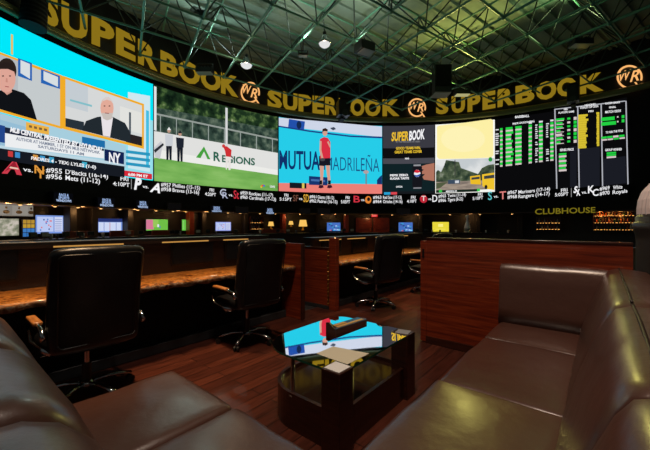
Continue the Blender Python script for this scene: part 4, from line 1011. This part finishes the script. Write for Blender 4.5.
low = arc(TX0+i_+rl, TY0+rl+i_, rl, PI, 1.5*PI, 14)+[(TX1-i_, TY0+i_), (TX1-i_, TY1-i_)]+arc(TX0+rf+i_, TY1-rf-i_, rf, PI/2, PI, 8)
inn = arc(TX0+i_+rl, TY0+rl+i_, rl-.025, PI, 1.5*PI, 14)+[(TX1-i_-.025, TY0+i_+.025), (TX1-i_-.025, TY1-i_-.025)]+arc(TX0+rf+i_, TY1-rf-i_, rf-.025, PI/2, PI, 8)
m = MB(); k = len(low)
pts = [Vector((*p, z)) for z in (.0, .235) for p in low]+[Vector((*p, z)) for z in (.235, .2) for p in inn]
f = [(i, (i+1) % k, k+(i+1) % k, k+i) for i in range(k)]+[(k+i, k+(i+1) % k, 2*k+(i+1) % k, 2*k+i) for i in range(k)]+[(2*k+i, 2*k+(i+1) % k, 3*k+(i+1) % k, 3*k+i) for i in range(k)]+[tuple(range(3*k, 4*k)), tuple(reversed(range(k)))]
m.faces(pts, f, DARKWOOD); add(m, 'shelf_box')
m = MB(); m.prism(inn, .2005, .206, pm('polished_shelf', (46, 26, 20), .08, 0, .8)); add(m, 'shelf_surface')
# things on the table
t = thing('menu_holder', 'small dark wood block holder with gold strips at the far side of the glass table', 'holder', (-1.60, 2.19, TH), ML(-4))
m = MB()
m.faces([(-.05, -.2, 0), (.05, -.2, 0), (.05, .2, 0), (-.05, .2, 0), (-.05, -.2, .036), (.05, -.2, .036), (.05, .2, .03), (-.05, .2, .03)], [(0, 3, 2, 1), (4, 5, 6, 7), (0, 1, 5, 4), (1, 2, 6, 5), (2, 3, 7, 6), (3, 0, 4, 7)], DARKWOOD); m.faces([(-.05, -.2, .03), (.05, -.2, .03), (.05, -.17, .03), (-.05, -.17, .03), (-.05, -.2, .068), (-.02, -.2, .074), (-.02, -.18, .07), (-.05, -.18, .066)], [(0, 3, 2, 1), (4, 5, 6, 7), (0, 1, 5, 4), (1, 2, 6, 5), (2, 3, 7, 6), (3, 0, 4, 7)], DARKWOOD); m.build('block', t)
for (x, dx, y0, y1) in ((-.036, .03, -.14, .0), (.005, .032, -.15, .18)):
    za = lambda y, x: .036-(y+.2)/.4*.006+.003
    m = MB(); m.faces([(x, y0, za(y0, x)), (x+dx, y0, za(y0, x+dx)), (x+dx, y1, za(y1, x+dx)), (x, y1, za(y1, x)), (x, y0, za(y0, x)-.012), (x+dx, y0, za(y0, x+dx)-.012), (x+dx, y1, za(y1, x+dx)-.012), (x, y1, za(y1, x)-.012)], [(0, 1, 2, 3), (4, 7, 6, 5), (0, 4, 5, 1), (1, 5, 6, 2), (2, 6, 7, 3), (3, 7, 4, 0)], pm('gold_leaf', (226, 168, 62), .4, .2)); m.build('gold_strip', t)
def sheet(name, label, cat, px, z, mat):
    q = [gp(x, y, z) for x, y in px]; c = sum(q, Vector())/4; c.z = z
    m = MB(); m.faces([p-c for p in q]+[p-c+Vector((0, 0, .0015)) for p in q], [(0, 3, 2, 1), (4, 5, 6, 7), (0, 1, 5, 4), (1, 2, 6, 5), (2, 3, 7, 6), (3, 0, 4, 7)], mat)
    return tag(m.build(name, None, c), label, cat), c
o, c = sheet('menu_sheet', 'cream paper sheet lying on the glass table top', 'paper', ((316.5, 353.5), (347, 364.4), (369, 353.6), (333, 346.6)), TH, PAPER)
ox = TX1-L/2; oy = TY0+L/2
m = MB(); m.box((0, 0, .002), (.112, .112, .004), WHITEP); tag(m.build('table_card', None, (ox, oy, TH)), 'small white square card on top of the near table leg', 'card')
m = MB(); m.box((0, 0, .002), (.1, .1, .004), pm('silver_card', (150, 150, 155), .35), Matrix.Rotation(.2, 3, 'Z')); tag(m.build('table_card', None, (ox, TY1-L/2, TH)), 'small pale card on top of the far right table leg', 'card')

# ================================================================== OFFICE CHAIRS
def make_chair(label, loc, rz, group):
    t = thing('office_chair', label, 'chair', loc, rz, group)
    def tfb(q):
        s = (q.z-.46)/.7
        return Vector((q.x+.10*s*s-.02+.03*(q.y/.28)**2*-1, q.y*(1-.05*(1-s)), q.z))
    m = MB(); m.cushion(.235, .335, -.285, .285, .44, 1.16, .045, BLACKL, .012, 10, tfb, .01, 3); back = m.build('backrest', t)
    m = MB(); path = []
    for (y, z) in arc(-.2, .52, .03, PI, 1.5*PI, 4)+arc(.2, .52, .03, 1.5*PI, 2*PI, 4)+arc(.2, 1.09, .03, 0, PI/2, 4)+arc(-.2, 1.09, .03, PI/2, PI, 4):
        q = tfb(Vector((.341, y*1.08, z))); q.x += .008; path.append(q)
    path.append(path[0]); m.tube(path, .006, BLACK, 6); m.build('piping', back)
    m = MB(); m.cushion(-.27, .25, -.265, .265, .43, .535, .045, BLACKL, .02, 10, lambda q: Vector((q.x, q.y, q.z-.03*max(0, -q.x-.12)/.15)), .01, 9); m.build('seat', t)
    for s in (-1, 1):
        m = MB(); y = s*.305
        P_ = [(.27, .57), (.22, .615), (.1, .625), (-.08, .62), (-.2, .60), (-.25, .56), (-.24, .52), (-.17, .45), (-.06, .415), (.06, .41)]
        m.tube([Vector((x, y if i < 8 else s*(.305-.04*(i-7)), z)) for i, (x, z) in enumerate(P_)], .016, CHROME, 8, 1.6); a = m.build('armrest', t)
        m = MB(); m.box((-.03, y, .644), (.27, .055, .026), ORANGEWOOD, None, .01); m.box((-.03, y, .63), (.24, .05, .012), BLACKL); m.build('arm_pad', a)
    m = MB(); m.box((0, 0, .405), (.22, .2, .05), BLACK, None, .01); m.bar((.02, -.1, .40), (.02, -.28, .39), .008, CHROME); m.build('tilt_mechanism', t)
    m = MB(); m.bar((0, 0, .08), (0, 0, .26), .032, BLACK, 12); m.bar((0, 0, .26), (0, 0, .40), .018, CHROME, 12); m.lathe([(.05, .07), (.055, .1), (.04, .13)], (0, 0, 0), CHROME, 14); m.build('gas_lift', t)
    for k in range(5):
        a = ML(20)+k*2*PI/5; d = Vector((math.cos(a), math.sin(a), 0))
        m = MB(); m.tube([d*.03+Vector((0, 0, .105)), d*.14+Vector((0, 0, .11)), d*.24+Vector((0, 0, .095)), d*.315+Vector((0, 0, .072))], .02, CHROME, 8, .8); lg = m.build('leg', t)
        m = MB(); c0 = d*.31; s_ = Vector((-d.y, d.x, 0))
        m.bar(c0+s_*.008+Vector((0, 0, .03)), c0+s_*.026+Vector((0, 0, .03)), .029, BLACK, 12); m.bar(c0-s_*.008+Vector((0, 0, .03)), c0-s_*.026+Vector((0, 0, .03)), .029, BLACK, 12)
        m.bar(c0+Vector((0, 0, .03)), c0+Vector((0, 0, .075)), .009, STEEL, 8); m.build('caster', lg)
    return t
GCH = 'black office chairs at the desks'
ch = make_chair('black leather office chair with its back to us beside the left sofa, nearest one', (-3.05, .77, 0), 0, GCH)
dup(ch, (-3.09, 2.30, 0), ML(-4), 'black leather office chair at the right end of the near desk, beyond the coffee table')
dup(ch, (-2.80, 4.62, 0), ML(-15), 'black leather office chair seen from the side between the two wood partitions')
dup(ch, (-2.62, 6.25, 0), ML(-10), 'black office chair furthest back, half hidden by the chair seen from the side')

# ================================================================== DESKS
STRIP = em((200, 146, 74), .9)
def desk(label, X, y0, y1, monitors, strips, seed, lz=1.15):
    t = thing('betting_desk', label, 'desk', (X, (y0+y1)/2, 0)); b = Vector((-X, -(y0+y1)/2, 0))
    def ad(m, nm, mat=None): return m.build(nm, t, b)
    n = int((y1-y0)/.04); pts = []; f = []
    for i in range(n+1):
        y = y0+(y1-y0)*i/n
        w = .05*noise.noise(Vector((y*2.2, seed, 0)))+.03*noise.noise(Vector((y*7, seed, 3))); u = .035*noise.noise(Vector((y*9, seed, 5)))
        for (x, z) in ((X-.62, .755), (X-.3, .755), (X-.02+w*.6, .752), (X+.012+w, .735+u*.3), (X+.02+w+u, .71), (X-.01+w-u, .685+u*.4), (X-.1, .675), (X-.62, .675)): pts.append(Vector((x, y, z)))
    for i in range(n):
        for k in range(8): f.append((i*8+k, i*8+(k+1) % 8, (i+1)*8+(k+1) % 8, (i+1)*8+k))
    f.append(tuple(range(8))); f.append(tuple(reversed(range(n*8, n*8+8))))
    m = MB(); v, fs = m.faces(pts, f, BURL, True); bk = m.mi(BARK)
    for q in fs:
        c = q.calc_center_median()
        if c.x > X-.06 and c.z < .735: q.material_index = bk
    ad(m, 'worktop')
    ym = (y0+y1)/2; ln = y1-y0
    m = MB(); m.box((X-.64, ym, lz/2), (.05, ln, lz), CASE); ad(m, 'back_panel')
    m = MB(); m.box((X-.70, ym, lz), (.26, ln, .035), BLACK, None, .006); m.box((X-.575, ym, lz-.025), (.012, ln, .03), CASE); ad(m, 'ledge')
    m = MB(); m.box((X-.30, ym, .39), (.04, ln, .57), MATTE); ad(m, 'modesty_panel')
    m = MB(); m.box((X-.43, ym, .05), (.5, ln, .10), GRAYMET, None, .008); ad(m, 'plinth')
    for (a, c) in strips:
        m = MB(); m.box((X-.564, (a+c)/2, lz-.03), (.012, c-a, .014), STRIP); ad(m, 'light_strip')
    for (a, c) in monitors:
        m = MB(); m.box((X-.605, (a+c)/2, lz-.175), (.02, c-a, .29), BLACK, None, .006); o = ad(m, 'monitor')
        m = MB(); m.box((X-.593, (a+c)/2, lz-.17), (.008, c-a-.035, .255), SCREENOFF); m.build('monitor_screen', o)
    return t
desk('long near desk with a live-edge burl top, behind the near office chairs', -3.30, -1.4, 3.28, ((-.06-.94, .49-.94), (-.06, .49), (.88, 1.43), (1.82, 2.37), (2.55, 3.1)), ((-.3, .35), (.72, 1.3), (1.7, 2.28), (2.5, 2.9)), 1.3)
desk('further desk with a live-edge burl top, behind the side-facing office chair', -3.08, 4.08, 8.4, ((4.3, 4.85), (5.2, 5.75), (6.1, 6.65), (7.0, 7.55)), ((4.2, 4.8), (5.0, 5.6), (6.0, 6.6), (6.9, 7.5)), 7.7, 1.09)
# low wood dividers between the desks
t, add = own('desk_divider', 'wood divider closing the right end of the near desk', 'divider', (-3.55, 3.32, 0))
m = MB(); m.box((-3.6, 3.32, .53), (.8, .05, 1.06), MAHOG, None, .006); add(m, 'panel')
m = MB(); m.box((-3.19, 3.32, .53), (.03, .06, 1.06), DARKWOOD, None, .006); add(m, 'edge_strip')
t, add = own('desk_divider', 'low wood divider with a brass edge strip and tall post, left of the further desk', 'divider', (-3.5, 4.02, 0))
m = MB(); m.box((-3.62, 4.02, .5), (.72, .05, .9), MAHOG, None, .006); add(m, 'panel')
m = MB(); m.box((-3.62, 4.02, .955), (.74, .07, .02), DARKWOOD, None, .004); add(m, 'cap_rail')
m = MB(); m.box((-3.27, 4.0, .5), (.016, .05, .9), BRASS); 
for k in range(14): m.lathe([(.012, -.012), (.014, 0), (.012, .012)], (-3.27, 3.972, .09+k*.062), BRASS, 8)
add(m, 'brass_strip')
m = MB(); m.box((-3.19, 4.02, .56), (.13, .09, 1.12), MAHOG, None, .006); add(m, 'post')
m = MB(); m.box((-3.62, 4.02, .025), (.72, .08, .05), GRAYMET); add(m, 'plinth')
# long partition behind the right sofa
t, add = own('wood_partition', 'long reddish wood partition standing behind the right sofa', 'partition', (0, 3.6, 0))
m = MB(); m.box((-.66, 3.60, .59), (1.7, .06, 1.14), MAHOG, None, .004); add(m, 'panel')
m = MB(); m.box((-.66, 3.60, 1.17), (1.7, .075, .02), DARKWOOD, None, .004); add(m, 'cap_rail')
m = MB(); m.box((-1.545, 3.64, .575), (.07, .14, 1.13), MAHOG, None, .004); po = add(m, 'end_post')
m = MB(); m.box((-1.545, 3.568, 1.0), (.022, .01, .10), MATTE); m.build('slot_handle', po)
m = MB(); m.box((-.66, 3.562, .04), (1.7, .02, .08), DARKWOOD); add(m, 'kick_board')
# pedestal with ribbed lamp at the far right
t, add = own('pedestal_lamp', 'white ribbed dome lamp on a dark stepped pedestal at the right edge behind the sofa', 'lamp', (.49, 3.87, 0))
PD = pm('dark_pedestal', (44, 38, 36), .4)
m = MB(); m.lathe([(.28, 0), (.28, .1), (.27, .12), (.27, 1.18), (.275, 1.24), (.288, 1.28), (.295, 1.33), (.282, 1.345), (.272, 1.35), (.275, 1.385), (.268, 1.39), (.262, 1.41), (.01, 1.42)], (.49, 3.87, 0), PD, 32); add(m, 'pedestal')
m = MB(); n = 72; prof = [(.26, 1.40), (.26, 1.46), (.252, 1.53), (.23, 1.60), (.18, 1.67), (.12, 1.71), (.05, 1.73), (.004, 1.735)]
pts = []; f = []
for (r, z) in prof:
    for k in range(n):
        q = r*(1+.016*(1 if k % 2 else -1)); pts.append(Vector((.49+q*math.cos(2*PI*k/n), 3.87+q*math.sin(2*PI*k/n), z)))
for i in range(len(prof)-1):
    for k in range(n): f.append((i*n+k, i*n+(k+1) % n, (i+1)*n+(k+1) % n, (i+1)*n+k))
m.faces(pts, f, pm('ribbed_shade', (225, 208, 208), .6)); add(m, 'lamp_shade')

# ================================================================== empties of big flat things to their own base
for o in [o for o in COL.objects if o.parent is None and o.type == 'EMPTY' and o.location.length < 1e-6]:
    vs = [v.co for c in o.children for v in c.data.vertices]
    if not vs: continue
    b = Vector(((min(v.x for v in vs)+max(v.x for v in vs))/2, (min(v.y for v in vs)+max(v.y for v in vs))/2, min(v.z for v in vs)))
    o.location = b
    for c in o.children: c.location = -b

# ================================================================== LIGHT AND CAMERA
def lamp(kind, name, loc, energy, col, size=.3, tgt=None, angle=1.6):
    l = bpy.data.lights.new(name, kind); l.energy = energy; l.color = lin(col)[:3]
    if kind in ('POINT', 'SPOT'): l.shadow_soft_size = size
    if kind == 'SPOT': l.spot_size = angle; l.spot_blend = .6
    o = bpy.data.objects.new(name, l); COL.objects.link(o); o.location = loc
    if tgt is not None: o.rotation_euler = (Vector(tgt)-Vector(loc)).to_track_quat('-Z', 'Y').to_euler()
    return o
lamp('SPOT', 'unseen_fill_spot', (-.8, .9, 8.6), 780, (255, 232, 214), .3, (-.9, 1.6, 0), 1.1)  # unseen spots without fixtures, added to brighten sofas, partition and desks
lamp('SPOT', 'unseen_fill_spot', (-.6, .2, 8.0), 800, (255, 218, 184), .3, (-.5, 3.4, .6), .9)
lamp('SPOT', 'unseen_fill_spot', (-3.0, 1.0, 8.4), 2600, (255, 206, 150), .3, (-3.5, 1.0, .8), .5)
lamp('SPOT', 'unseen_fill_spot', (-2.9, 5.6, 8.4), 2200, (255, 206, 150), .3, (-3.3, 5.6, .8), .5)
p = at(246.4, 70, 15.8); lamp('POINT', 'pendant_bulb', p-Vector((0, 0, .3)), 60, (255, 220, 180), .15)
p = at(324.6, 50, 13.8); lamp('POINT', 'pendant_bulb', p-Vector((0, 0, .3)), 40, (255, 220, 180), .15)
p = at(462, 92, 19.0); lamp('SPOT', 'upward_spot', p+Vector((0, 0, -.6)), 900, (236, 226, 120), .3, Wd(4.6, 13, DECK), 2.2)
for px in (8, 30, 82, 135, 178, 206, 240, 290, 335, 372, 416, 470):  # extra points added under the soffit to brighten the back wall and doors
    p = AP(px, 225, .6); p.z = H+.6; lamp('POINT', 'counter_fill', p, 14, (255, 190, 120), .08)
for px in (600, 620): p = AP(px, 225, .6); p.z = 1.9; lamp('POINT', 'bar_lamp', p, 10, (255, 170, 80), .08)
p = at(580, 40, 14.6); lamp('SPOT', 'upward_spot', p+Vector((0, 0, .5)), 240, (190, 220, 150), .3, Wd(9, 13, DECK), 2.4)
p = at(205, 70, 17.2); lamp('SPOT', 'upward_spot', p+Vector((0, 0, .6)), 300, (190, 220, 210), .3, Wd(-3, 12, DECK), 2.4)
for (px, py, zc, e) in ((303, 55, 14.2, 190), (365, 46, 14.4, 190), (120, 20, 12, 120), (520, 20, 11, 160)):  # more upward spots, added only to brighten the ceiling deck
    p = at(px, py, zc); p.z = LC-.1; lamp('SPOT', 'upward_spot', p, e, (225, 235, 220), .3, p+Vector((0, 0, 2)), 2.7)
w = bpy.data.worlds.new('hall'); sc.world = w; w.use_nodes = True
w.node_tree.nodes['Background'].inputs['Color'].default_value = (.55, .62, .6, 1); w.node_tree.nodes['Background'].inputs['Strength'].default_value = .075
cam = bpy.data.cameras.new('camera'); co = bpy.data.objects.new('camera', cam); COL.objects.link(co)
co.location = (0, 0, H); co.rotation_euler = (PI/2, 0, YAW); cam.sensor_width = 36; cam.lens = 36*FPX/650; cam.clip_start = .02; cam.clip_end = 200
sc.camera = co
vs = sc.view_settings; sc.display_settings.display_device = 'sRGB'; vs.view_transform = 'Standard'; vs.look = 'None'; vs.gamma = 1; vs.use_curve_mapping = False; vs.exposure = 0
